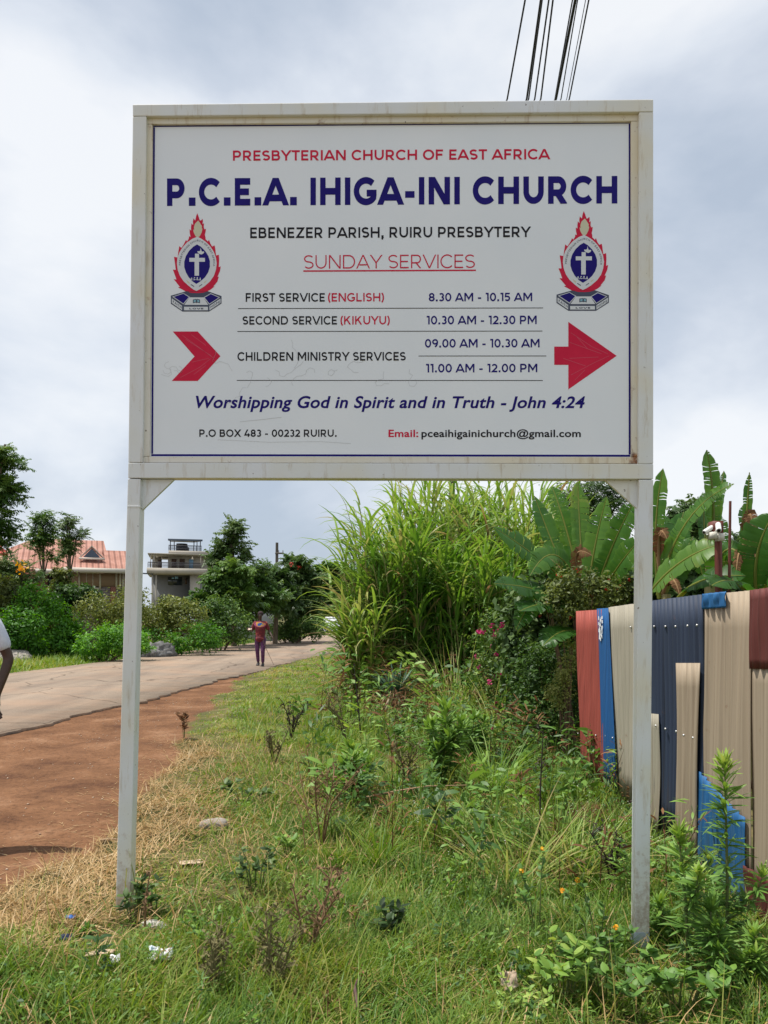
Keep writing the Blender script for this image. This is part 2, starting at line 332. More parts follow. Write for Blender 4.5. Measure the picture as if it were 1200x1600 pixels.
def paint_mat():
    m, t, b, o = newmat('cream_white_paint'); l = t.links.new
    co = N(t, 'ShaderNodeTexCoord')
    n1 = N(t, 'ShaderNodeTexNoise', inp={'Scale': 2.2, 'Detail': 3.0}); l(co.outputs['Object'], n1.inputs[0])
    r1 = ramp(t, [(.38, (.74, .75, .77)), (.52, (.72, .72, .69)), (.64, (.73, .69, .58))]); l(n1.outputs[0], r1.inputs[0])
    mp = N(t, 'ShaderNodeMapping', inp={'Scale': (9, 9, 1.2)}); l(co.outputs['Object'], mp.inputs[0])
    n2 = N(t, 'ShaderNodeTexNoise', inp={'Scale': 2.5, 'Detail': 7.0, 'Roughness': .7}); l(mp.outputs[0], n2.inputs[0])
    r2 = ramp(t, [(.28, (.55, .45, .36)), (.36, (.80, .73, .64)), (.46, (1, 1, 1))]); l(n2.outputs[0], r2.inputs[0])
    mu = N(t, 'ShaderNodeMix', data_type='RGBA', blend_type='MULTIPLY', inp={0: .8}); l(r1.outputs[0], mu.inputs[6]); l(r2.outputs[0], mu.inputs[7])
    n3 = N(t, 'ShaderNodeTexNoise', inp={'Scale': 45.0, 'Detail': 3.0}); l(co.outputs['Object'], n3.inputs[0])
    r3 = ramp(t, [(.70, (0, 0, 0)), (.76, (1, 1, 1))]); l(n3.outputs[0], r3.inputs[0])
    mx = N(t, 'ShaderNodeMix', data_type='RGBA', inp={7: (.16, .12, .09, 1)}); l(r3.outputs[0], mx.inputs[0]); l(mu.outputs[2], mx.inputs[6])
    sz = N(t, 'ShaderNodeSeparateXYZ'); l(co.outputs['Object'], sz.inputs[0]); mz = N(t, 'ShaderNodeMapRange', inp={1: .0, 2: .75, 3: .22, 4: -.12}); l(sz.outputs['Z'], mz.inputs[0])
    n5 = N(t, 'ShaderNodeTexNoise', inp={'Scale': 24.0, 'Detail': 6.0, 'Roughness': .7}); l(co.outputs['Object'], n5.inputs[0]); a5 = N(t, 'ShaderNodeMath', operation='ADD'); l(n5.outputs[0], a5.inputs[0]); l(mz.outputs[0], a5.inputs[1])
    r5 = ramp(t, [(.55, (0, 0, 0)), (.78, (.75, .75, .75))]); l(a5.outputs[0], r5.inputs[0]); m5 = N(t, 'ShaderNodeMix', data_type='RGBA', inp={7: (.36, .24, .16, 1)}); l(r5.outputs[0], m5.inputs[0]); l(mx.outputs[2], m5.inputs[6]); mx = m5
    l(mx.outputs[2], b.inputs['Base Color']); b.inputs['Roughness'].default_value = .38; b.inputs['Specular IOR Level'].default_value = .5
    bp = N(t, 'ShaderNodeBump', inp={'Strength': .12, 'Distance': .004}); l(n2.outputs[0], bp.inputs['Height']); l(bp.outputs[0], b.inputs['Normal'])
    return m, t, b, mx, co
PAINT, *_ = paint_mat()
def rusty_mat():
    m, t, b, mx, co = paint_mat(); m.name = 'rust_stained_paint'; l = t.links.new
    c = S(992, 716, .02)
    vd = N(t, 'ShaderNodeVectorMath', operation='DISTANCE', inp={1: tuple(c)}); l(co.outputs['Object'], vd.inputs[0])
    n = N(t, 'ShaderNodeTexNoise', inp={'Scale': 14.0, 'Detail': 6.0, 'Roughness': .7}); l(co.outputs['Object'], n.inputs[0])
    k = N(t, 'ShaderNodeMath', operation='MULTIPLY_ADD', inp={1: 3.4, 2: -.02}); l(vd.outputs['Value'], k.inputs[0])
    mn = N(t, 'ShaderNodeMath', operation='MINIMUM', inp={1: .30}); l(k.outputs[0], mn.inputs[0])
    sb = N(t, 'ShaderNodeMath', operation='SUBTRACT'); l(n.outputs[0], sb.inputs[0]); l(mn.outputs[0], sb.inputs[1])
    r = ramp(t, [(.32, (0, 0, 0)), (.46, (1, 1, 1))]); l(sb.outputs[0], r.inputs[0])
    n2 = N(t, 'ShaderNodeTexNoise', inp={'Scale': 30.0, 'Detail': 4.0}); l(co.outputs['Object'], n2.inputs[0])
    r2 = ramp(t, [(.35, (.10, .03, .012)), (.6, (.38, .16, .05))]); l(n2.outputs[0], r2.inputs[0])
    base = N(t, 'ShaderNodeMix', data_type='RGBA', blend_type='MULTIPLY', inp={0: 1.0, 7: (1.0, .93, .80, 1)}); l(mx.outputs[2], base.inputs[6])
    m2 = N(t, 'ShaderNodeMix', data_type='RGBA'); l(r.outputs[0], m2.inputs[0]); l(base.outputs[2], m2.inputs[6]); l(r2.outputs[0], m2.inputs[7])
    l(m2.outputs[2], b.inputs['Base Color'])
    return m
RUSTY = rusty_mat()
def prism(name, quad, f, bk, m, bev=.004, parent=None):
    fr = [S(x, y, f) for x, y in quad]; bm = bmesh.new()
    a = [bm.verts.new(v) for v in fr]; b_ = [bm.verts.new((v.x, bk, v.z)) for v in fr]; n = len(fr)
    bm.faces.new(a); bm.faces.new(b_[::-1])
    for i in range(n): bm.faces.new((a[i], b_[i], b_[(i + 1) % n], a[(i + 1) % n]))
    bmesh.ops.recalc_face_normals(bm, faces=bm.faces)
    if bev: bmesh.ops.bevel(bm, geom=list(bm.edges), offset=bev, segments=2, affect='EDGES', profile=.6)
    me = bpy.data.meshes.new(name); bm.to_mesh(me); bm.free(); me.materials.append(m)
    o = bpy.data.objects.new(name, me); COL.objects.link(o); o.parent = parent or sign
    return o
T = .075
prism('frame_bar', [(207, 163), (1021, 155), (1021, 174.3), (207.3, 181.2)], 0, T, PAINT)          # top
prism('frame_bar', [(207.3, 182), (228.5, 181.6), (222.5, 722.4), (200.3, 722.6)], 0.001, T, PAINT)         # left upright
prism('frame_bar', [(998.5, 175.2), (1021, 175), (1021, 724.4), (997.5, 724.6)], 0.001, T, PAINT)           # right upright
prism('frame_bar', [(200.2, 723), (1021, 724.8), (1021, 748.4), (199.8, 746.8)], 0, T, PAINT)               # bottom
prism('post', [(199.6, 748.2), (219.4, 748.2), (201.5, 1475), (178.8, 1475)], 0.001, T, PAINT)
rp_ = prism('post', [(998, 749.4), (1021, 749.6), (1014.3, 1530), (991.6, 1530)], 0.001, T, PAINT)
prism('inner_bead', [(228.6, 184.6), (998.3, 177.4), (998, 188.8), (229, 193.6)], .022, .05, RUSTY, .002)
prism('inner_bead', [(228.4, 194.2), (238, 194.2), (233.6, 713), (222.6, 713)], .022, .05, RUSTY, .002)
prism('inner_bead', [(986, 189.6), (998, 189.4), (997.4, 713.6), (986.6, 713.6)], .022, .05, RUSTY, .002)
prism('inner_bead', [(222.8, 713.4), (997.4, 714.2), (997.4, 724), (222.4, 722.6)], .022, .05, RUSTY, .002)
prism('gusset', [(220, 749), (272, 749), (222, 797)], .030, .052, PAINT, .002)
prism('gusset', [(945, 750), (997.5, 750), (997, 796)], .030, .052, PAINT, .002)
prism('foot_patch', [(992.2, 1457), (1014.9, 1457), (1014.3, 1503), (991.6, 1503)], -.0012, T + .0012, mat('blue_grey_primer', (.50, .56, .66), .6, (.40, .46, .56), 9), .001)
# weld collars on the posts
prism('weld_collar', [(199, 790), (219.3, 790), (219.2, 793), (198.9, 793)], -.0015, T + .0015, PAINT, .0008)
g = Geo(); c = S(1001.5, 1483); tube(g, [c + Vector((0, .002, 0)), c + Vector((0, -.012, 0))], .011, 6)
g.build('bolt', mat('zinc', (.5, .5, .5), .4, metal=.8), sign)

PANELM = mat('panel_white', (.84, .86, .89), .45, (.80, .83, .87), 1.6, spec=.2, detail=3)
PANEL = prism('panel', [(231, 190), (992, 184), (992, 717), (226, 717)], .038, .046, PANELM, 0)
OFF = .038
INK_RED = mat('red_vinyl', (.60, .014, .055), .5, (.66, .022, .065), 5, spec=.12); INK_NAVY = mat('navy_vinyl', (.012, .006, .15), .5, (.016, .009, .18), 5, spec=.12)
INK_BLACK = mat('black_vinyl', (.016, .015, .02), .5, spec=.12); INK_CREAM = mat('cream_vinyl', (.62, .60, .42), .4); INK_PALE = mat('pale_vinyl', (.68, .70, .72), .4)
INK_SCR = mat('scratched_red', (.62, .09, .14), .6); INK_PENCIL = mat('pencil_marks', (.63, .645, .66), .8); INK_SLATE = mat('slate_vinyl', (.05, .06, .10), .4); INK_TEAL = mat('teal_vinyl', (.20, .42, .50), .4)

# --- lettering drawn as strokes
def arc(cx, cy, rx, ry, a0, a1, n=18):
    return [(cx + rx * math.cos(R(a0 + (a1 - a0) * i / n)), cy + ry * math.sin(R(a0 + (a1 - a0) * i / n))) for i in range(n + 1)]
def glyph(ch, w):
    h = w / 2; S_ = []; B_ = .12                                  # strokes, side bearing
    if ch == ' ': return [], .42, 0
    if ch == 'I': W_ = w; S_ = [[(h, 0), (h, 1)]]
    elif ch == 'H': W_ = .92; S_ = [[(h, 0), (h, 1)], [(W_ - h, 0), (W_ - h, 1)], [(h, .5), (W_ - h, .5)]]
    elif ch in 'EFL':
        W_ = .70; S_ = [[(h, 0), (h, 1)]]
        if ch in 'EF': S_ += [[(h, 1 - h), (W_, 1 - h)], [(h, .5), (W_ - .06, .5)]]
        if ch in 'EL': S_ += [[(h, h), (W_, h)]]
    elif ch == 'T': W_ = .80; B_ = .05; S_ = [[(0, 1 - h), (W_, 1 - h)], [(W_ / 2, 0), (W_ / 2, 1)]]
    elif ch == 'N': W_ = .95; S_ = [[(h, 0), (h, 1)], [(W_ - h, 0), (W_ - h, 1)], [(h * .8, 1 + h * .4), (W_ - h * .8, -h * .4)]]
    elif ch == 'M': W_ = 1.14; S_ = [[(h, 0), (h, 1)], [(W_ - h, 0), (W_ - h, 1)], [(h * .8, 1 + h * .5), (W_ / 2, .30), (W_ - h * .8, 1 + h * .5)]]
    elif ch == 'A': W_ = 1.06; B_ = .03; S_ = [[(h * .5 - .03, -.06), (W_ / 2, 1.0), (W_ - h * .5 + .03, -.06)], [(.24, .27), (W_ - .24, .27)]]
    elif ch == 'V': W_ = 1.04; B_ = .03; S_ = [[(h * .5 - .03, 1.06), (W_ / 2, 0.0), (W_ - h * .5 + .03, 1.06)]]
    elif ch == 'Y': W_ = .98; B_ = .02; S_ = [[(h * .5 - .03, 1.05), (W_ / 2, .42), (W_ - h * .5 + .03, 1.05)], [(W_ / 2, 0), (W_ / 2, .46)]]
    elif ch == 'K': W_ = .90; S_ = [[(h, 0), (h, 1)], [(h, .36), (W_ - h, 1.08)], [(.38, .60), (W_ - h * .6, -.06)]]
    elif ch == 'X': W_ = .92; S_ = [[(0, 1.05), (W_, -.05)], [(0, -.05), (W_, 1.05)]]
    elif ch == 'Z': W_ = .85; S_ = [[(0.04, 1 - h), (W_ - h * 1.2, 1 - h), (h * 1.2, h), (W_, h)]]
    elif ch == 'P' or ch == 'R':
        W_ = .80; yt, yb = 1 - h, .40; r = (yt - yb) / 2
        S_ = [[(h, 0), (h, 1)], [(h, yt), (W_ - h - r, yt)] + arc(W_ - h - r, (yt + yb) / 2, r, r, 85, -85) + [(W_ - h - r, yb), (h, yb)]]
        if ch == 'R': S_.append([(W_ * .45, .45), (W_ - h * .7 + .03, -.05)]); W_ += .04
    elif ch == 'B':
        W_ = .82; m_ = .52; r1 = (1 - h - m_) / 2; r2 = (m_ - h) / 2
        S_ = [[(h, 0), (h, 1)], [(h, 1 - h), (W_ - .06 - h - r1, 1 - h)] + arc(W_ - .06 - h - r1, m_ + r1, r1, r1, 85, -85) + [(W_ - .06 - h - r1, m_), (h, m_)],
              [(W_ - .06 - h - r1, m_), (W_ - h - r2, m_)] + arc(W_ - h - r2, h + r2, r2, r2, 85, -85) + [(W_ - h - r2, h), (h, h)]]
    elif ch == 'D':
        W_ = .98; r = .5 - h; S_ = [[(h, 0), (h, 1)], [(h, 1 - h), (W_ - h - r, 1 - h)] + arc(W_ - h - r, .5, r, r, 86, -86) + [(W_ - h - r, h), (h, h)]]
    elif ch == 'O': W_ = 1.10; B_ = .07; S_ = [arc(W_ / 2, .5, W_ / 2 - h, .5 - h + .015, 0, 360, 32)]
    elif ch == 'C': W_ = .98; B_ = .07; S_ = [arc(.55, .5, .55 - h, .5 - h + .015, 42, 318, 28)]
    elif ch == 'G': W_ = 1.04; B_ = .07; S_ = [arc(.55, .5, .55 - h, .5 - h + .015, 45, 322, 28) + [(W_ - h - .02, .50)], [(W_ - .02, .50 - h * .6), (.58, .50 - h * .6)]]
    elif ch == 'S':
        W_ = .78; B_ = .08; q = (1 - w) / 4
        S_ = [arc(W_ / 2, 1 - h - q, W_ / 2 - h, q, 32, 262, 16) + arc(W_ / 2, h + q, W_ / 2 - h, q, 82, -148, 16)]
    elif ch == 'U': W_ = .90; r = W_ / 2 - h; S_ = [[(h, 1), (h, h + r)] + arc(W_ / 2, h + r, r, r, 185, 355) + [(W_ - h, h + r), (W_ - h, 1)]]
    elif ch == 'J': W_ = .60; r = W_ / 2 - h; S_ = [[(W_ - h, 1), (W_ - h, h + r)] + arc(W_ / 2, h + r, r, r, -5, -150)]
    elif ch == '0': W_ = .80; B_ = .08; S_ = [arc(W_ / 2, .5, W_ / 2 - h, .5 - h + .01, 0, 360, 28)]
    elif ch == '1': W_ = .36; S_ = [[(W_ - h, 0), (W_ - h, 1)], [(-.02, 1 - h), (W_ - h, 1 - h)]]
    elif ch == '2': W_ = .72; B_ = .07; r = W_ / 2 - h; S_ = [arc(W_ / 2 - .01, 1 - h - r * .92, r, r * .92, 160, -35) + [(h * 1.3, h), (W_, h)]]
    elif ch == '3': W_ = .70; B_ = .07; q = (1 - w) / 4; S_ = [arc(W_ / 2 - .02, 1 - h - q, W_ / 2 - h - .02, q, 145, -82), arc(W_ / 2 - .02, h + q, W_ / 2 - h, q, 82, -148)]
    elif ch == '4': W_ = .82; B_ = .06; S_ = [[(.50, 1.05), (h * .8, .26), (W_, .26)], [(.60, 0), (.60, .48)]]
    elif ch == '5': W_ = .72; B_ = .08; S_ = [[(W_ - .06, 1 - h), (.15, 1 - h), (.11, .56), (W_ * .45, .57)] + arc(W_ / 2 - .03, .57 - (.57 - h) / 2, W_ / 2 - h + .02, (.57 - h) / 2, 80, -145)]
    elif ch == '6': W_ = .76; B_ = .08; S_ = [arc(W_ / 2, .33, W_ / 2 - h, .33 - h, 0, 360, 24), arc(W_ * .62, .40, W_ * .62 - h, .6 - h, 100, 185)]
    elif ch == '8': W_ = .76; B_ = .08; q = (1 - w) / 4; S_ = [arc(W_ / 2, 1 - h - q, W_ / 2 - h - .03, q, 0, 360, 24), arc(W_ / 2, h + q, W_ / 2 - h, q, 0, 360, 24)]
    elif ch == '9': W_ = .76; B_ = .08; S_ = [arc(W_ / 2, .67, W_ / 2 - h, .33 - h, 0, 360, 24), arc(W_ * .38, .60, W_ * .62 - h, .6 - h, -80, 5)]
    elif ch in '.,:':
        W_ = w * 1.25; r = w * .62; S_ = [[(W_ / 2 - r, r), (W_ / 2 + r, r)]]
        if ch == ',': S_.append([(W_ / 2 + r * .5, r * .6), (W_ / 2 - r * .5, -r * 1.4)])
        if ch == ':': S_.append([(W_ / 2 - r, .66), (W_ / 2 + r, .66)])
    elif ch == '-': W_ = .42; S_ = [[(0, .37), (W_, .37)]]
    elif ch == '(': W_ = .28; S_ = [arc(.55, .45, .55 - h, .68, 125, 235)]
    elif ch == ')': W_ = .28; S_ = [arc(-.27, .45, .55 - h, .68, 55, -55)]
    else: raise KeyError(ch)
    return S_, W_, B_
def clip(poly, y0, y1):
    for sgn, lim in ((1, y0), (-1, -y1)):
        out = []
        for i in range(len(poly)):
            a, b = poly[i], poly[(i + 1) % len(poly)]; fa, fb = sgn * a[1] - lim, sgn * b[1] - lim
            if fa >= 0: out.append(a)
            if fa * fb < 0: k = fa / (fa - fb); out.append((a[0] + (b[0] - a[0]) * k, a[1] + (b[1] - a[1]) * k))
        poly = out
        if len(poly) < 3: return []
    return poly
def thicken(pl, w):
    n = len(pl); closed = math.dist(pl[0], pl[-1]) < 1e-6; Lp, Rp = [], []
    for i in range(n):
        p = pl[i]
        a = pl[i - 1] if i else (pl[-2] if closed else None); b = pl[i + 1] if i < n - 1 else (pl[1] if closed else None)
        d1 = None if a is None else Vector((p[0] - a[0], p[1] - a[1])).normalized(); d2 = None if b is None else Vector((b[0] - p[0], b[1] - p[1])).normalized()
        d1 = d1 or d2; d2 = d2 or d1
        n1 = Vector((-d1.y, d1.x)); n2 = Vector((-d2.y, d2.x)); m_ = n1 + n2
        m_ = n1 if m_.length < .2 else m_.normalized(); k = w / 2 / max(.35, m_.dot(n1))
        Lp.append((p[0] + m_.x * k, p[1] + m_.y * k)); Rp.append((p[0] - m_.x * k, p[1] - m_.y * k))
    return [[Lp[i], Lp[i + 1], Rp[i + 1], Rp[i]] for i in range(n - 1)]
def glyph_polys(ch, w):
    st, W_, B_ = glyph(ch, w); out = []
    for k, s in enumerate(st):
        ww = w * 1.24 if (ch in '.:' or (ch == ',' and k == 0)) else w
        for q in thicken(s, ww):
            q = q if ch in '(),CGOSU0' else clip(q, 0, 1)
            if len(q) >= 3: out.append((k, q))
    return out, W_, B_
def line_strokes(text, w, spacing=0.0):
    x = 0; out = []
    for i, ch in enumerate(text):
        ps, W_, B_ = glyph_polys(ch, w); B_ *= .8
        if i: x += B_
        for k, q in ps: out.append((k, [(x + a, b) for a, b in q], i))
        x += W_ + B_ + spacing
    return out, x - B_ - spacing
def place(xl, xr, yl, yr):
    """yl, yr = (cap top, baseline) in pixels at the left and right end of a line"""
    bl, br, tl, tr = S(xl, yl[1], OFF), S(xr, yr[1], OFF), S(xl, yl[0], OFF), S(xr, yr[0], OFF)
    return lambda u, v: (bl + (br - bl) * u) * (1 - v) + (tl + (tr - tl) * u) * v
def lettering(text, xl, xr, yl, yr, m, w, spacing=0.0, name='printed_word'):
    polys, W_ = line_strokes(text, w, spacing); f = place(xl, xr, yl, yr); wd = {}
    for k, q, i in polys: wd.setdefault(text[:i + 1].count(' '), []).append((k, q))
    for ps in wd.values():
        g = Geo()
        for k, q in ps:
            pts = [f(a / W_, b) - Vector((0, .0008 + .00022 * k, 0)) for a, b in q]
            g.add([tuple(p) for p in pts], [tuple(range(len(pts)))])
        g.build(name, m, PANEL)
def fonttext(text, xl, xr, yl, yr, m, off=.02, shear=0.0):
    c = bpy.data.curves.new('t', 'FONT'); c.body = text; c.size = 1; c.offset = off; c.shear = shear; c.resolution_u = 4; c.space_character = 1.04
    o = bpy.data.objects.new('t', c); COL.objects.link(o); dg = bpy.context.evaluated_depsgraph_get(); dg.update()
    me = bpy.data.meshes.new_from_object(o.evaluated_get(dg)); bpy.data.objects.remove(o); bpy.data.curves.remove(c)
    co = np.empty(len(me.vertices) * 3); me.vertices.foreach_get('co', co); co = co.reshape(-1, 3)
    ch = bpy.data.curves.new('t', 'FONT'); ch.body = 'H'; ch.offset = off; o2 = bpy.data.objects.new('t', ch); COL.objects.link(o2); dg.update()
    m2 = bpy.context.evaluated_depsgraph_get(); mh = bpy.data.meshes.new_from_object(o2.evaluated_get(m2)); cap = max(v.co.y for v in mh.vertices); base = min(v.co.y for v in mh.vertices)
    bpy.data.objects.remove(o2); bpy.data.curves.remove(ch); bpy.data.meshes.remove(mh)
    x0, x1 = co[:, 0].min(), co[:, 0].max(); f = place(xl, xr, yl, yr)
    bm = bmesh.new(); bm.from_mesh(me); bpy.data.meshes.remove(me); bm.verts.ensure_lookup_table(); seen = set(); isl = []
    for v in bm.verts:
        if v.index in seen: continue
        st = [v]; comp = []; seen.add(v.index)
        while st:
            q = st.pop(); comp.append(q)
            for e in q.link_edges:
                o_ = e.other_vert(q)
                if o_.index not in seen: seen.add(o_.index); st.append(o_)
        xs_ = [q.co.x - shear * q.co.y for q in comp]; isl.append((min(xs_), max(xs_), comp))
    isl.sort(key=lambda t: t[0]); words = []; mxx = -9
    for lo, hi, comp in isl:
        if lo - mxx > .17: words.append([])
        words[-1] += comp; mxx = max(mxx, hi)
    for wv in words:
        ids = {v.index: i for i, v in enumerate(wv)}; fs = {fc for v in wv for fc in v.link_faces}
        me = bpy.data.meshes.new('printed_word'); me.from_pydata([f((v.co.x - x0) / (x1 - x0), (v.co.y - base) / (cap - base)) - Vector((0, .0009, 0)) for v in wv], [], [[ids[v.index] for v in fc.verts] for fc in fs])
        me.materials.append(m); o = bpy.data.objects.new('printed_word', me); COL.objects.link(o); o.parent = PANEL
    bm.free()
lettering('PRESBYTERIAN CHURCH OF EAST AFRICA', 364, 859, (235.3, 251.3), (232.8, 249), INK_RED, .19)
lettering('P.C.E.A. IHIGA-INI CHURCH', 261, 964.5, (279, 322), (275, 318), INK_NAVY, .245)
lettering('EBENEZER PARISH, RUIRU PRESBYTERY', 391, 829, (355.6, 372.3), (354, 370.5), INK_BLACK, .185)
lettering('SUNDAY SERVICES', 475, 742, (398.8, 420), (397.6, 418.8), INK_RED, .095)
lettering('FIRST SERVICE', 384, 507.5, (458, 471.6), (458, 471.4), INK_BLACK, .185)
lettering('(ENGLISH)', 512.5, 600, (458, 471.3), (457.8, 471), INK_RED, .175)
lettering('SECOND SERVICE', 379, 526.5, (494.2, 507.4), (494, 507.2), INK_BLACK, .185)
lettering('(KIKUYU)', 532, 609, (494, 507.2), (493.8, 507), INK_RED, .175)
lettering('CHILDREN MINISTRY SERVICES', 371, 634, (550.3, 563.8), (550, 563.4), INK_BLACK, .185)
lettering('8.30 AM - 10.15 AM', 670, 831.5, (457.8, 471), (457.4, 470.5), INK_NAVY, .185)
lettering('10.30 AM - 12.30 PM', 667, 838.5, (493.6, 507), (493.2, 506.5), INK_NAVY, .185)
lettering('09.00 AM - 10.30 AM', 664, 843, (529.8, 543.2), (529.5, 542.8), INK_NAVY, .185)
lettering('11.00 AM - 12.00 PM', 666, 839.5, (568.6, 582), (568.4, 581.6), INK_NAVY, .185)
fonttext('Worshipping God in Spirit and in Truth - John 4:24', 306, 914, (618.5, 637.8), (619.5, 637.8), INK_NAVY, .022, .22)
lettering('P.O BOX 483 - 00232 RUIRU.', 311.5, 526, (671, 682.6), (671.2, 682.6), INK_BLACK, .19)
fonttext('Email:', 607, 653.5, (671.4, 683), (671.4, 683), INK_RED, .022)
fonttext('pceaihigainichurch@gmail.com', 658.5, 907.5, (671.4, 683), (671.4, 683), INK_BLACK, .02)

def flat(g, pts, k=0, m=0):
    v = [S(x, y, OFF) - Vector((0, .0008 + .00035 * k, 0)) for x, y in pts]
    tr = tessellate_polygon([[Vector((p.x, p.z, 0)) for p in v]])
    g.add([tuple(p) for p in v], [tuple(t) for t in tr], .5, m)
def rule(x0, x1, y0, y1, th, m, name='ruled_line'):
    g = Geo(); flat(g, [(x0, y0 - th / 2), (x1, y1 - th / 2), (x1, y1 + th / 2), (x0, y0 + th / 2)]); return g.build(name, m, PANEL)
rule(474, 743.5, 423.6, 422.4, 2.3, INK_RED, 'underline')
rule(372, 848.5, 482.2, 481.2, 1.1, INK_BLACK); rule(371, 847.5, 518, 517.3, 1.1, INK_BLACK); rule(654, 853.5, 556.3, 556.2, 1.1, INK_BLACK); rule(370, 848, 594.4, 594.6, 1.1, INK_BLACK)
g = Geo()
for q in ([(239.5, 195), (984.5, 189.5), (984.5, 193), (239.5, 198.5)], [(236.6, 709.6), (984.5, 710.6), (984.5, 713.8), (236.4, 712.8)], [(239.5, 199), (242.2, 199), (239.2, 709), (236.5, 709)], [(982.3, 193.5), (985.2, 193.5), (985.2, 710), (982.3, 710)]): flat(g, q)
g.build('border', INK_NAVY, PANEL)
def scr(g, pts, w, k=1, m=1):
    for q in thicken(pts, w): flat(g, q, k, m)
g = Geo(); flat(g, [(270, 518), (309, 518), (344.5, 556.5), (309, 595.3), (268.5, 595.3), (304, 557)])
for pts in ([(285, 524), (318, 548), (334, 560)], [(299, 523), (322, 540)], [(300, 566), (326, 560)], [(282, 590), (312, 574), (330, 560)], [(290, 530), (330, 556)], [(303, 585), (322, 571)]): scr(g, pts, .6)
g.build('chevron', [INK_RED, INK_SCR], PANEL)
g = Geo(); flat(g, [(866, 541.6), (888, 541.6), (888, 503), (963.5, 556), (888, 608.5), (888, 570.2), (866, 570.2)])
for pts in ([(892, 520), (925, 542), (950, 553)], [(890, 535), (940, 553)], [(892, 586), (930, 566), (952, 556)], [(890, 560), (935, 558)], [(898, 594), (914, 578)], [(900, 525), (918, 545)], [(880, 560), (915, 572)]): scr(g, pts, .6)
g.build('arrow', [INK_RED, INK_SCR], PANEL)
g = Geo(); r_ = random.Random(4)                          # faint finger-drawn scribbles and scratches on the panel
def squig(x, y, s, n):
    pts = [(x, y)]; a = r_.uniform(0, 6)
    for i in range(n): a += r_.uniform(-1.3, 1.5); pts.append((pts[-1][0] + s * math.cos(a) * 1.2, pts[-1][1] + s * math.sin(a)))
    scr(g, pts, .55, 0, 0)
for x, y, s, n in [(252, 585, 5, 9), (264, 565, 5, 8), (280, 572, 4, 6), (363, 580, 6, 9), (385, 582, 5, 7), (430, 578, 6, 9), (460, 575, 6, 8), (492, 583, 6, 9), (522, 578, 5, 7), (560, 582, 6, 8), (600, 580, 6, 8), (640, 577, 6, 8), (385, 606, 5, 9), (415, 604, 4, 5)]: squig(x, y, s, n)
scr(g, [(375, 659), (405, 656), (440, 652)], .8, 0, 0); scr(g, [(340, 687), (420, 691), (500, 690), (548, 693)], .6, 0, 0); scr(g, [(490, 505), (500, 506)], 1, 0, 0)
g.build('scribble', INK_PENCIL, PANEL)['kind'] = 'stuff'

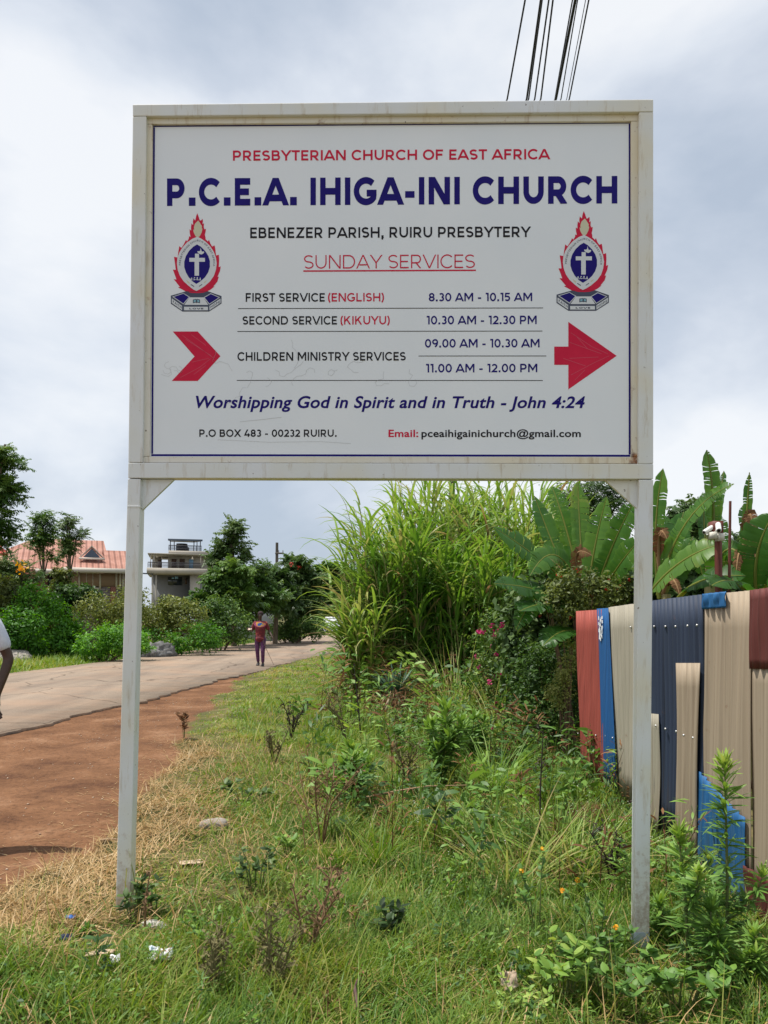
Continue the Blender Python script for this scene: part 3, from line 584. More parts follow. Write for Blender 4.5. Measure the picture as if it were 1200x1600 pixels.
# --- the emblem, printed twice
def emblem(mapf):
    g = Geo()
    def fl(pts, k, m): flat(g, [mapf(*p) for p in pts], k, m)
    flame = [(487, 75), (505, 120), (525, 180), (545, 175), (563, 155), (568, 185), (562, 230), (582, 218), (580, 275), (588, 305), (610, 298), (605, 345), (595, 385), (604, 412), (605, 445), (640, 480), (655, 455), (672, 505), (700, 550), (735, 535), (745, 590), (755, 680), (795, 668), (800, 740), (795, 845), (823, 835), (810, 905), (775, 985), (795, 982), (775, 1050), (715, 1125), (735, 1120), (680, 1165), (620, 1198), (560, 1212), (490, 1216), (400, 1212), (320, 1192), (255, 1155), (212, 1133), (240, 1128), (185, 1060), (150, 1018), (190, 1022), (165, 950), (138, 880), (180, 885), (170, 800), (155, 698), (207, 708), (215, 640), (230, 545), (262, 570), (300, 510), (325, 458), (342, 478), (365, 440), (370, 405), (392, 412), (380, 360), (377, 305), (400, 322), (398, 270), (405, 220), (428, 245), (425, 190), (433, 150), (460, 180), (470, 120)]
    fl(flame, 0, 0)
    fl([(500, 180), (520, 205), (540, 240), (556, 262), (550, 290), (562, 298), (550, 350), (525, 400), (492, 430), (460, 400), (436, 350), (428, 305), (442, 318), (440, 270), (455, 225)], 1, 1)
    drop = [(490, 412), (545, 440), (610, 485), (670, 545), (720, 620), (752, 700), (766, 790), (755, 880), (725, 970), (670, 1050), (590, 1120), (520, 1165), (475, 1186), (430, 1165), (360, 1110), (290, 1045), (240, 970), (210, 890), (197, 800), (203, 720), (230, 640), (280, 560), (340, 495), (420, 440)]
    fl(drop, 2, 2)
    ves = [(485, 522), (540, 555), (600, 615), (645, 685), (668, 760), (668, 845), (645, 920), (600, 990), (540, 1045), (475, 1087), (420, 1050), (365, 990), (325, 920), (302, 845), (302, 770), (325, 690), (370, 615), (430, 555)]
    fl(ves, 3, 3)
    fl([(456, 655), (513, 655), (513, 715), (598, 715), (598, 770), (513, 770), (513, 970), (450, 970), (450, 770), (375, 770), (375, 715), (456, 715)], 4, 2)
    fl([(535, 570), (545, 600), (555, 628), (572, 620), (590, 632), (575, 655), (545, 668), (515, 655), (495, 640), (490, 618), (515, 622), (532, 612)], 5, 2)
    fl([(398, 1088), (445, 1118), (442, 1130), (395, 1100)], 3, 4); fl([(555, 1088), (515, 1115), (512, 1128), (560, 1098)], 3, 4)
    fl([(330, 1030), (380, 1065), (375, 1090), (345, 1065)], 3, 1); fl([(630, 1030), (580, 1062), (590, 1075), (615, 1052)], 3, 1)
    # base: an eight-sided plinth
    fl([(110, 1252), (330, 1190), (640, 1190), (833, 1258), (833, 1365), (655, 1480), (275, 1480), (110, 1368)], 0, 4)
    fl([(352, 1196), (625, 1196), (560, 1212), (490, 1217), (400, 1213)], 1, 0)
    fl([(130, 1268), (290, 1217), (382, 1272), (290, 1378)], 1, 2); fl([(150, 1270), (290, 1225), (368, 1274), (288, 1366)], 2, 3)
    fl([(575, 1280), (680, 1220), (812, 1278), (660, 1380)], 1, 2); fl([(592, 1281), (680, 1230), (796, 1280), (662, 1368)], 2, 3)
    fl([(378, 1278), (575, 1278), (645, 1385), (302, 1385)], 1, 2)
    fl([(124, 1292), (270, 1398), (270, 1462), (124, 1358)], 1, 2); fl([(298, 1412), (640, 1412), (640, 1462), (298, 1462)], 1, 2); fl([(662, 1400), (820, 1296), (820, 1356), (662, 1462)], 1, 2)
    fl([(425, 1310), (470, 1300), (478, 1308), (486, 1300), (527, 1310), (527, 1362), (486, 1352), (478, 1364), (470, 1352), (425, 1362)], 2, 4)
    fl([(437, 1318), (468, 1310), (468, 1342), (437, 1350)], 3, 5); fl([(488, 1310), (516, 1318), (516, 1350), (488, 1342)], 3, 5)
    def word(t, f, w, k, m):
        polys, W_ = line_strokes(t, w, .1)
        for kk, q, _ in polys: fl([f(a / W_, b) for a, b in q], k + kk * .35, m)
    word('P.C.E.A', lambda u, v: (398 + 145 * u, 1042 - 42 * v - 10 * math.sin(u * 3.1)), .26, 4, 2)
    word('FAITH', lambda u, v: (140 + 122 * u, 1352 - 34 * v + 88 * u), .2, 2, 4)
    word('LOVE', lambda u, v: (375 + 200 * u, 1450 - 22 * v), .25, 2, 4)
    word('HOPE', lambda u, v: (676 + 134 * u, 1436 - 34 * v - 82 * u), .2, 2, 4)
    path = [(250, 822), (256, 740), (285, 660), (330, 590), (385, 535), (430, 500), (485, 478), (540, 488), (600, 530), (655, 595), (695, 670), (715, 750), (715, 835)]
    seg = np.array(path, float); ln = np.concatenate([[0], np.cumsum(np.hypot(*np.diff(seg, axis=0).T))])
    def on(s):
        x = np.interp(s, ln, seg[:, 0]); y = np.interp(s, ln, seg[:, 1]); x2 = np.interp(s + 5, ln, seg[:, 0]); y2 = np.interp(s + 5, ln, seg[:, 1])
        if s + 5 > ln[-1]: x2, y2 = x + 0, y + 5
        dx, dy = x2 - x, y2 - y; q = math.hypot(dx, dy) or 1; return x, y, dx / q, dy / q
    def curved(u, v):
        x, y, dx, dy = on(u * ln[-1]); return (x + dy * v * 24, y - dx * v * 24)
    word('PRESBYTERIAN CHURCH OF EAST AFRICA', curved, .17, 3, 4)
    return g.build('emblem', [INK_RED, INK_CREAM, INK_PALE, INK_NAVY, INK_SLATE, INK_TEAL], PANEL)
emblem(lambda x, y: (255 + x / 9.143, 325 + y / 9.143))
emblem(lambda x, y: (860 + (85 + (x - 108) * 1.034) / 9.143, 325 + (45 + (y - 75) * 1.014) / 9.143))

# ------------------------------------------------------------------ corrugated iron fence
FX0, FX1 = 2.02, 2.06
def fence_x(y): return FX0 + (8.4 - y) * .010
def fhit(px, py):
    r = ray(px, py); d = FX0 / r.x
    for _ in range(4): d = fence_x(d) / r.x
    return d, CAMH + r.z * d
def sheetmat(name, c, c2, dirt):
    m, t, b, o = newmat(name); l = t.links.new
    co = N(t, 'ShaderNodeTexCoord'); mp = N(t, 'ShaderNodeMapping', inp={'Scale': (1, 12, .12)}); l(co.outputs['Object'], mp.inputs[0])
    n1 = N(t, 'ShaderNodeTexNoise', inp={'Scale': 1.6, 'Detail': 7.0, 'Roughness': .65}); l(mp.outputs[0], n1.inputs[0])
    r1 = ramp(t, [(.34, c), (.66, c2)]); l(n1.outputs[0], r1.inputs[0])
    n2 = N(t, 'ShaderNodeTexNoise', inp={'Scale': 5.0, 'Detail': 8.0, 'Roughness': .7}); l(mp.outputs[0], n2.inputs[0])
    sx = N(t, 'ShaderNodeSeparateXYZ'); l(co.outputs['Object'], sx.inputs[0])
    mr = N(t, 'ShaderNodeMapRange', inp={1: .0, 2: .8, 3: .20, 4: -.04}); l(sx.outputs['Z'], mr.inputs[0])
    ad = N(t, 'ShaderNodeMath', operation='ADD'); l(n2.outputs[0], ad.inputs[0]); l(mr.outputs[0], ad.inputs[1])
    r2 = ramp(t, [(.56, (0, 0, 0)), (.72, (.8, .8, .8))]); l(ad.outputs[0], r2.inputs[0])
    mx = N(t, 'ShaderNodeMix', data_type='RGBA', inp={7: (*dirt, 1)}); l(r2.outputs[0], mx.inputs[0]); l(r1.outputs[0], mx.inputs[6])
    m4 = N(t, 'ShaderNodeMapping', inp={'Scale': (1, 30, .12)}); l(co.outputs['Object'], m4.inputs[0]); n4 = N(t, 'ShaderNodeTexNoise', inp={'Scale': 1.3, 'Detail': 5.0, 'Roughness': .7}); l(m4.outputs[0], n4.inputs[0])
    r4 = ramp(t, [(.30, (.55, .50, .45)), (.48, (1, 1, 1)), (.70, (1.18, 1.16, 1.14))]); l(n4.outputs[0], r4.inputs[0]); x4 = N(t, 'ShaderNodeMix', data_type='RGBA', blend_type='MULTIPLY', inp={0: .85}); l(mx.outputs[2], x4.inputs[6]); l(r4.outputs[0], x4.inputs[7])
    n6 = N(t, 'ShaderNodeTexNoise', inp={'Scale': 4.5, 'Detail': 9.0, 'Roughness': .75}); l(co.outputs['Object'], n6.inputs[0]); r6 = ramp(t, [(.63, (0, 0, 0)), (.72, (.6, .6, .6))]); l(n6.outputs[0], r6.inputs[0]); x6 = N(t, 'ShaderNodeMix', data_type='RGBA', inp={7: (.17, .075, .035, 1)}); l(r6.outputs[0], x6.inputs[0]); l(x4.outputs[2], x6.inputs[6]); mx = x6
    l(mx.outputs[2], b.inputs['Base Color']); b.inputs['Roughness'].default_value = .6; b.inputs['Specular IOR Level'].default_value = .3; b.inputs['Metallic'].default_value = .1
    return m
SM = {'maroon': sheetmat('maroon_sheet', (.26, .055, .04), (.33, .075, .055), (.16, .06, .04)),
      'dark maroon': sheetmat('dark_maroon_sheet', (.10, .028, .024), (.14, .038, .032), (.08, .03, .025)),
      'blue': sheetmat('blue_sheet', (.009, .075, .23), (.014, .095, .27), (.03, .06, .11)),
      'sky': sheetmat('bright_blue_sheet', (.014, .095, .25), (.022, .12, .29), (.07, .14, .22)),
      'navy': sheetmat('navy_sheet', (.024, .036, .068), (.036, .052, .088), (.06, .055, .06)),
      'beige': sheetmat('beige_sheet', (.29, .23, .165), (.37, .30, .22), (.20, .13, .085)),
      'grey': sheetmat('grey_beige_sheet', (.29, .265, .205), (.36, .33, .26), (.24, .17, .12))}
SCREW = mat('screw_zinc', (.55, .55, .55), .4, metal=.6)
WHITEPAINT = mat('white_brush_paint', (.75, .78, .8), .6)
fence = thing('iron_sheet_fence', 'patchwork fence of maroon, blue, navy and beige corrugated iron sheets right of the signboard', 'fence', (fence_x(8.4), 8.4, -.15))
def sheet(color, pts, off, label, pitch=.045, amp=.0065, nails=()):
    """pts: top-left, top-right, bottom-right, bottom-left in photograph pixels (left = farther away)"""
    (y0, zt0), (y1, zt1), (yb1, zb1), (yb0, zb0) = [fhit(*p) for p in pts]
    Ln = abs(y0 - y1); n = max(8, int(Ln / pitch * 8)); vs = []; g = Geo()
    for i in range(n + 1):
        u = i / n; a = amp * math.sin(2 * math.pi * Ln * u / pitch)
        for k in range(9):
            v = k / 8; y = (y0 + (y1 - y0) * u) * (1 - v) + (yb0 + (yb1 - yb0) * u) * v
            z = (zt0 + (zt1 - zt0) * u) * (1 - v) + (zb0 + (zb1 - zb0) * u) * v
            w = .006 * math.sin(3.1 * v + off * 400) * u + .007 * math.sin(5.3 * v + 9 * u + off * 900) * math.sin(7 * u + off * 300)
            vs.append((fence_x(y) - off + a + w - fence.location.x, y - fence.location.y, z - fence.location.z))
    q = [(i * 9 + k, i * 9 + k + 1, (i + 1) * 9 + k + 1, (i + 1) * 9 + k) for i in range(n) for k in range(8)]
    g.add(vs, q)
    for px, py in nails:
        y, z = fhit(px, py); x = fence_x(y) - off - amp - fence.location.x
        tube(g, [(x + .004, y - fence.location.y, z - fence.location.z), (x - .006, y - fence.location.y, z - fence.location.z)], .008, 6, m=1)
    o = g.build('sheet', [SM[color], SCREW], fence, smooth=True); o['label'] = label
    md = o.modifiers.new('thickness', 'SOLIDIFY'); md.thickness = .0012; md.offset = 0
    return o
sheet('maroon', [(901, 955), (945, 952), (949, 1235), (908, 1225)], .004, 'sun-faded maroon sheet at the far end', .09, .014, [(906, 1146), (934, 1149)])
blue_strip = sheet('blue', [(935, 951), (953, 950), (968, 1240), (947, 1232)], .018, 'narrow blue strip with a white paint mark', .2, .002, [(950, 1150), (961, 1153)])
sheet('grey', [(951, 949), (1006, 941), (1006, 1256), (966, 1242)], .003, 'grey beige sheet half hidden by the post', .13, .006, [(987, 980)])
sheet('navy', [(1002, 941), (1101, 929), (1101, 1330), (1002, 1280)], .014, 'tall navy blue sheet', .076, .013, [(1028, 979), (1046, 979), (1062, 979), (1081, 978), (1096, 977), (1046, 1139), (1063, 1143)])
sheet('grey', [(1016, 1114), (1036, 1116), (1037, 1300), (1016, 1290)], .034, 'short grey sheet patch', .13, .004, [(1018, 1131), (1033, 1134)])
sheet('beige', [(1065, 1036), (1101, 1036), (1098, 1345), (1065, 1330)], .038, 'narrow beige sheet patch', .076, .011, [(1080, 1149), (1095, 1153)])
sheet('beige', [(1100, 930), (1178, 922), (1178, 1400), (1099, 1345)], .008, 'wide weathered beige sheet', .076, .009)
sheet('sky', [(1102, 928), (1142, 924), (1142, 949), (1102, 952)], .022, 'small bright blue patch at the top edge', .076, .009)
sheet('sky', [(1099, 1205), (1171, 1278), (1169, 1420), (1098, 1365)], .032, 'bright blue lower patch behind the tall weed', .076, .009)
sheet('dark maroon', [(1177, 922), (1262, 912), (1262, 1046), (1177, 1045)], .022, 'dark maroon upper sheet', .076, .009)
sheet('beige', [(1176, 1020), (1262, 1020), (1262, 1460), (1176, 1395)], .004, 'plain beige lower sheet', .2, .003)
sheet('dark maroon', [(1170, 1352), (1262, 1402), (1262, 1490), (1168, 1420)], .026, 'dark maroon strip along the bottom', .076, .006)
y0_ = fhit(1262, 1100)[0]
g = Geo()                                                     # the rest of the fence runs on towards the viewer
tube(g, [(.05, .0, .75), (.09, y0_ - 8.4, .75)], .025, 4); tube(g, [(.05, 0, 1.5), (.09, y0_ - 8.4, 1.5)], .025, 4); g.build('rail', TWIG, fence)
g = Geo()
for k in range(4):
    yy_ = -(8.4 - y0_) * k / 3; tube(g, [(.10, yy_, -.1), (.10, yy_, 1.72)], .04, 7); g.build('fence_post', TWIG, fence); g = Geo()
g = Geo(); r_ = random.Random(2)
for k in range(26):
    t = k / 26; y, z = fhit(942 + r_.uniform(-3, 3), 962 + t * 36); w = r_.uniform(.006, .02)
    x = fence_x(y) - .024 - fence.location.x
    g.add([(x, y - w - 8.4, z + .15), (x, y + w - 8.4, z + .15 + r_.uniform(-.01, .01)), (x, y + w - 8.4, z + .12), (x, y - w - 8.4, z + .12)], [(0, 1, 2, 3)])
g.build('paint_mark', WHITEPAINT, fence)

# ------------------------------------------------------------------ security cameras on a steel post
MAROON = mat('red_oxide_steel', (.12, .028, .02), .6, (.17, .045, .03), 8)
CAMW = mat('camera_white', (.72, .72, .68), .4); LENS = mat('camera_lens', (.02, .015, .015), .15); BOXW = mat('junction_box', (.62, .60, .52), .5)
d = 6.6; b = gp(1122, d); b.x += .02
sp = thing('camera_post', 'dark red steel post with square head plate rising above the fence', 'post', b)
def loc(px, py, dd=0): q = P(px, py, d + dd); return q - b
g = Geo(); tp = loc(1122, 832); tube(g, [(0, 0, -.1), (.0, 0, 1.2), (tp.x, 0, tp.z)], .032, 4); g.build('pole', MAROON, sp)
g = Geo(); a = loc(1114.5, 832.5, -.05); c = loc(1130.5, 814, -.05); box(g, (a.x, -.05, a.z), (c.x, .05, c.z)); g.build('head_plate', MAROON, sp)
for x0, y0, x1, y1, dd in ((1110, 842, 1118.8, 831.5, -.09), (1120.5, 845, 1130, 833.5, -.09)):
    g = Geo(); a = loc(x0, y0, dd); c = loc(x1, y1, dd); box(g, (a.x, -.12, a.z), (c.x, -.055, c.z)); g.build('junction_box', BOXW, sp)
def seccam(p0, p1, r, label):
    t = thing('security_camera', label, 'camera', p0, group='security cameras on the red post'); D = (Vector(p1) - Vector(p0))
    g = Geo(); tube(g, [(0, 0, 0), D * .12, D * .9, D], [r * .7, r, r, r * .85], 12); g.build('body', CAMW, t, True)
    g = Geo(); tube(g, [D * 1.0, D * 1.03], r * .6, 12); g.build('lens', LENS, t)
    g = Geo(); q = D.normalized(); tube(g, [D * .2, D * .2 + Vector((0, .05, -.05)), D * .1 + Vector((0, .10, -.05))], .008, 6); g.build('bracket', CAMW, t)
seccam(P(1122, 818.5, d - .08), P(1123.2, 829, d - .24), .022, 'white bullet camera facing forward on the post head')
seccam(P(1114, 823, d - .02), P(1100, 832, d - .06), .020, 'white bullet camera pointing left off the post head')
g = Geo(); q = P(1141, 783, 6.9); q0 = gp(1137, 6.9); tube(g, [q0 - Vector((0, 0, .1)), (q0 + q) / 2, q], [.016, .014, .011], 6)
tag(g.build('steel_rod', MAROON), 'thin dark rusty rod standing right of the camera post', 'rod')

# ------------------------------------------------------------------ banana plants
def banana_leaf(p0, p1, p2, width, face, tint=.45, tear=.25, dead=0, parent=None, name='leaf'):
    p0, p1, p2 = map(Vector, (p0, p1, p2)); g = Geo(); n = 34; r_ = random.Random(int(abs(p2.x * 7919 + p2.z * 104729)) + n)
    bz = lambda t: p0 * (1 - t) ** 2 + p1 * 2 * t * (1 - t) + p2 * t * t
    dz = lambda t: ((p1 - p0) * 2 * (1 - t) + (p2 - p1) * 2 * t).normalized()
    tube(g, [bz(i / 12) for i in range(13)], [.022 - .018 * i / 12 for i in range(13)], 6, .80 if not dead else .9)
    st = .16
    for sg in (-1, 1):
        drop = 0; prev = None; tsh = 0
        for i in range(n + 1):
            t = st + (1 - st) * i / n; u = i / n
            w = width * .5 * min(1, (u / .16 + .12) ** .8 if u < .16 else 1) * (1 if u < .7 else max(.02, 1 - ((u - .7) / .3) ** 2.4)) * (1 + .05 * math.sin(i * 1.7 + sg))
            T_ = dz(t); s = (T_.cross(Vector(face))).normalized() * sg; nr = s.cross(T_) * sg
            if nr.dot(Vector(face)) < 0: nr = -nr
            if r_.random() < tear: drop = r_.uniform(-.1, .85 if not dead else .7) * (.4 + .6 * r_.random()); brk = True; tsh = r_.uniform(-.09, .09)
            else: brk = False
            c = bz(t); lift = .25
            m1 = c + (s * .55 + nr * .16) * w; e = c + (s * (.98 - .2 * drop) + nr * (.16 - .1 * drop) + T_ * .12) * w + Vector((0, 0, -.45 * drop * w))
            if dead: e += Vector((r_.uniform(-.2, .2), r_.uniform(-.2, .2), r_.uniform(-.3, .1))) * w
            cur = [tuple(c), tuple(m1), tuple(e)]
            if prev is not None:
                P_ = prev if not brk else [prev[0], tuple(Vector(prev[1]) * .75 + Vector(cur[1]) * .25), tuple(Vector(prev[2]).lerp(Vector(cur[2]), .3))]
                tn = tint + tsh + r_.uniform(-.04, .04)
                g.add(P_ + cur, [(0, 1, 4, 3), (1, 2, 5, 4)], [tn, tn - .03, tn + (.03 if not dead else .1)] * 2)
            prev = cur if not brk else [cur[0], cur[1], tuple(Vector(cur[2]) + Vector((0, 0, -.05 * w)))]
    return g.build(name, G_DEAD if dead else G_BANANA, parent, True)
def banana(label, bpx, d, hz, leaves_, lean=(0, 0), dead=()):
    b = gp(bpx, d); t = thing('banana_plant', label, 'banana plant', b, group='banana plants behind the fence')
    g = Geo(); tube(g, [(0, 0, -.1), (lean[0] * .4, lean[1] * .4, hz * .5), (lean[0], lean[1], hz)], [.11, .09, .05], 10, [.75, .6, .5])
    g.build('stem', CANESTEM, t, True)
    for i, (a, m_, c, w, fc, tn, tr) in enumerate(leaves_): banana_leaf(P(*a) - b, P(*m_) - b, P(*c) - b, w * .88, fc, min(.66, tn + .02), tr * 1.5 + .16, 0, t)
    for a, m_, c, w, fc in dead: banana_leaf(P(*a) - b, P(*m_) - b, P(*c) - b, w * .5, fc, .25, .35, 1, t, 'dead_leaf')
    return t
FV = (0, -1, .35); UPF = (-.25, -.45, 1)
banana('banana plant with long dark leaves reaching left, behind the far end of the fence', 925, 9.8, 2.0, [
    ((915, 945, 9.8), (868, 885, 9.6), (770, 823, 9.2), .40, (.5, -.8, .6), .38, .06),
    ((915, 955, 9.8), (850, 915, 9.3), (772, 912, 8.9), .42, (-.1, -.75, .8), .20, .12),
    ((918, 945, 9.8), (922, 870, 9.9), (948, 776, 9.9), .34, (-.5, -1, .1), .55, .06),
    ((925, 950, 9.8), (948, 860, 9.6), (992, 782, 9.4), .34, (-.5, -1, .3), .45, .08),
    ((915, 950, 9.9), (905, 845, 10.2), (903, 752, 10.5), .36, (.4, -1, .1), .62, .1),
    ((905, 950, 9.9), (862, 850, 10.2), (835, 775, 10.4), .38, (.6, -1, .2), .40, .1),
    ((910, 960, 9.7), (860, 930, 9.2), (812, 955, 8.8), .44, (-.2, -.6, .9), .18, .12),
    ((925, 960, 9.7), (955, 890, 9.1), (1003, 840, 8.8), .36, (-.5, -.9, .5), .50, .08),
    ((930, 1010, 9.6), (890, 960, 9.0), (848, 1010, 8.7), .42, (-.3, -.6, .8), .30, .1),
    ((915, 950, 9.9), (872, 815, 9.7), (828, 900, 9.2), .36, (.2, -.9, .6), .46, .3), ((925, 950, 10.0), (992, 830, 10.0), (1010, 905, 9.7), .36, (-.3, -.9, .6), .5, .3), ((905, 965, 9.6), (850, 880, 9.2), (806, 985, 8.9), .34, (.1, -.7, .8), .42, .3), ((915, 945, 10.2), (880, 800, 10.6), (862, 760, 10.8), .34, (.3, -1, .1), .5, .2),
    ((935, 965, 9.8), (970, 925, 9.5), (1000, 925, 9.3), .34, (.1, -.8, .7), .30, .15),
    ], (0, 0), [((915, 930, 9.8), (880, 840, 9.6), (925, 868, 9.5), .30, (0, -1, .3)), ((905, 940, 9.9), (860, 845, 9.9), (838, 885, 9.9), .3, (0, -1, .2))])
banana('banana plant right of the post with a broad bright leaf lying over the navy sheet', 1040, 8.2, 1.9, [
    ((1030, 935, 8.2), (1016, 830, 8.2), (1036, 732, 8.2), .22, (-.6, -1, 0), .52, .06),
    ((1030, 925, 8.2), (1060, 790, 7.9), (1147, 756, 7.6), .34, (-.3, -.55, .9), .50, .28),
    ((1004, 945, 7.6), (1050, 868, 7.0), (1128, 850, 6.9), .34, (-.3, -.75, .7), .60, .04),
    ((1028, 930, 8.3), (1045, 840, 8.6), (1028, 800, 8.8), .30, (.3, -1, .1), .38, .3),
    ((1036, 935, 8.2), (1062, 880, 8.3), (1083, 838, 8.4), .30, (-.4, -1, .3), .45, .2),
    ((1035, 935, 8.2), (1075, 800, 8.3), (1098, 900, 8.1), .32, (-.1, -.9, .6), .48, .3), ((1030, 935, 8.4), (1052, 860, 8.8), (1068, 800, 9.0), .3, (-.2, -1, .1), .4, .2),
    ((1060, 935, 7.4), (1090, 895, 7.0), (1165, 900, 6.9), .34, (-.2, -.6, .9), .25, .15),
    ], (0, 0), [((1030, 900, 8.2), (1024, 800, 8.1), (1042, 842, 8.0), .26, (0, -1, .2)), ((1035, 930, 8.2), (1050, 880, 8.0), (1062, 930, 7.9), .2, (0, -1, .2))])
banana('tallest banana plant with an upright leaf behind the camera post', 1112, 7.9, 2.6, [
    ((1113, 850, 7.9), (1118, 770, 7.9), (1104, 703, 7.9), .24, (.3, -1, .1), .52, .12),
    ((1112, 860, 7.9), (1126, 780, 8.0), (1131, 736, 8.1), .12, (-.8, -.6, 0), .40, .1),
    ((1112, 900, 7.9), (1096, 840, 8.2), (1100, 770, 8.4), .26, (.5, -1, .1), .36, .2),
    ((1114, 900, 7.9), (1140, 840, 8.0), (1162, 880, 8.0), .24, (.2, -1, .4), .48, .4),
    ((1115, 930, 7.9), (1130, 870, 8.1), (1120, 800, 8.2), .26, (0, -1, .1), .42, .3),
    ], (.0, 0), [((1116, 900, 7.8), (1140, 850, 7.7), (1146, 912, 7.6), .2, (0, -1, .2))])
banana('banana plant at the right edge with a hanging brown withered leaf', 1180, 7.2, 1.9, [
    ((1185, 950, 7.2), (1168, 860, 7.1), (1212, 800, 7.0), .42, (-.7, -.9, .2), .34, .05),
    ((1190, 930, 7.2), (1215, 870, 7.0), (1262, 880, 6.8), .4, (0, -.6, .9), .3, .1),
    ((1180, 945, 7.0), (1150, 890, 6.6), (1112, 915, 6.4), .36, (-.2, -.6, .9), .22, .12),
    ((1185, 930, 7.3), (1142, 800, 7.5), (1110, 905, 7.6), .32, (.2, -.9, .6), .46, .35), ((1182, 940, 7.5), (1196, 800, 7.6), (1215, 870, 7.4), .34, (-.2, -.9, .5), .4, .3),
    ((1160, 900, 7.4), (1166, 820, 7.4), (1171, 738, 7.4), .10, (-.5, -1, 0), .45, .15),
    ((1176, 900, 7.3), (1172, 850, 7.5), (1160, 790, 7.6), .24, (.4, -1, .1), .42, .3),
    ], (-.02, 0), [((1160, 880, 7.3), (1172, 745, 7.3), (1178, 850, 7.2), .22, (-.4, -1, .1)), ((1163, 890, 7.3), (1155, 830, 7.2), (1150, 900, 7.1), .18, (0, -1, .2)), ((1172, 890, 7.3), (1186, 800, 7.2), (1180, 870, 7.1), .16, (0, -1, .2))])

# ------------------------------------------------------------------ trees, bushes
def sph(n):
    v = rng.normal(size=(n, 3)); return v / np.linalg.norm(v, axis=1, keepdims=True)
def pinn_tree(name, label, base, lobes, nleaf, L_, rt, lm, group=None, tint=(.25, .7), M=7, cat='tree', flowers=None):
    """lobes: (dx, dy, z, rx, rz) in metres from the base"""
    base = Vector(base); t = thing(name, label, cat, base, group=group)
    g = Geo(); top = max(l[2] for l in lobes); low = min(l[2] - l[4] for l in lobes)
    tx = sum(l[0] for l in lobes) / len(lobes)
    tube(g, [(0, 0, -.15), (tx * .3, 0, low * .6), (tx * .8, 0, (low + top) / 2), (lobes[0][0], lobes[0][1], lobes[0][2] + lobes[0][4] * .6)], [rt * 1.15, rt, rt * .7, rt * .2], 8)
    for l in lobes: tube(g, [(tx * .6, 0, max(.3, low * .8)), (l[0] * .6, l[1] * .6, l[2] - l[4] * .5), (l[0], l[1], l[2] + l[4] * .3)], [rt * .5, rt * .35, rt * .1], 5)
    g.build('trunk', BARK, t, True)
    g = Geo(); wts = np.array([l[3] ** 2 * l[4] for l in lobes]); wts = wts / wts.sum()
    for l, w in zip(lobes, wts):
        nc = max(4, int(nleaf * w * 2.0 / 8)); v = sph(nc); rr = rng.uniform(.12, 1.0, nc) ** .5 * .86
        lump = 1 + .16 * np.sin(v[:, 0] * 5 + l[0] * 9) * np.cos(v[:, 2] * 5 + l[2])
        c = np.stack([l[0] + v[:, 0] * l[3] * rr * lump, l[1] + v[:, 1] * l[3] * rr * lump, l[2] + v[:, 2] * l[4] * rr * lump], -1)
        k = np.repeat(np.arange(nc), 8); n = len(k); az = np.tile(np.arange(8) * .785, nc) + rng.normal(size=n) * .35 + np.repeat(rng.uniform(0, 6, nc), 8)
        ct = tint[0] + (tint[1] - tint[0]) * rng.beta(2, 2, nc); q = c[k] + rng.normal(size=(n, 3)) * .05 * L_
        pinnate(g, q, az, rng.uniform(.5, 2.0, n), rng.uniform(.1, 1.1, n), L_ * rng.uniform(.5, 1.0, n), M, L_ * .36, L_ * .19, np.clip(ct[k] + rng.normal(size=n) * .06, 0, 1))
    g.build('crown', lm, t)
    if flowers:
        fm, fl = flowers
        for k, (fx, fy, fz, fr) in enumerate(fl):
            g = Geo(); n = 15; v = sph(n); leaves(g, np.array([fx, fy, fz]) + v * fr * rng.uniform(.3, 1.3, (n, 1)), v + rng.normal(size=(n, 3)) * .6, fr * .8, .6, rng.uniform(0, 1, n)); g.build('flower_cluster', fm, t)
    return t
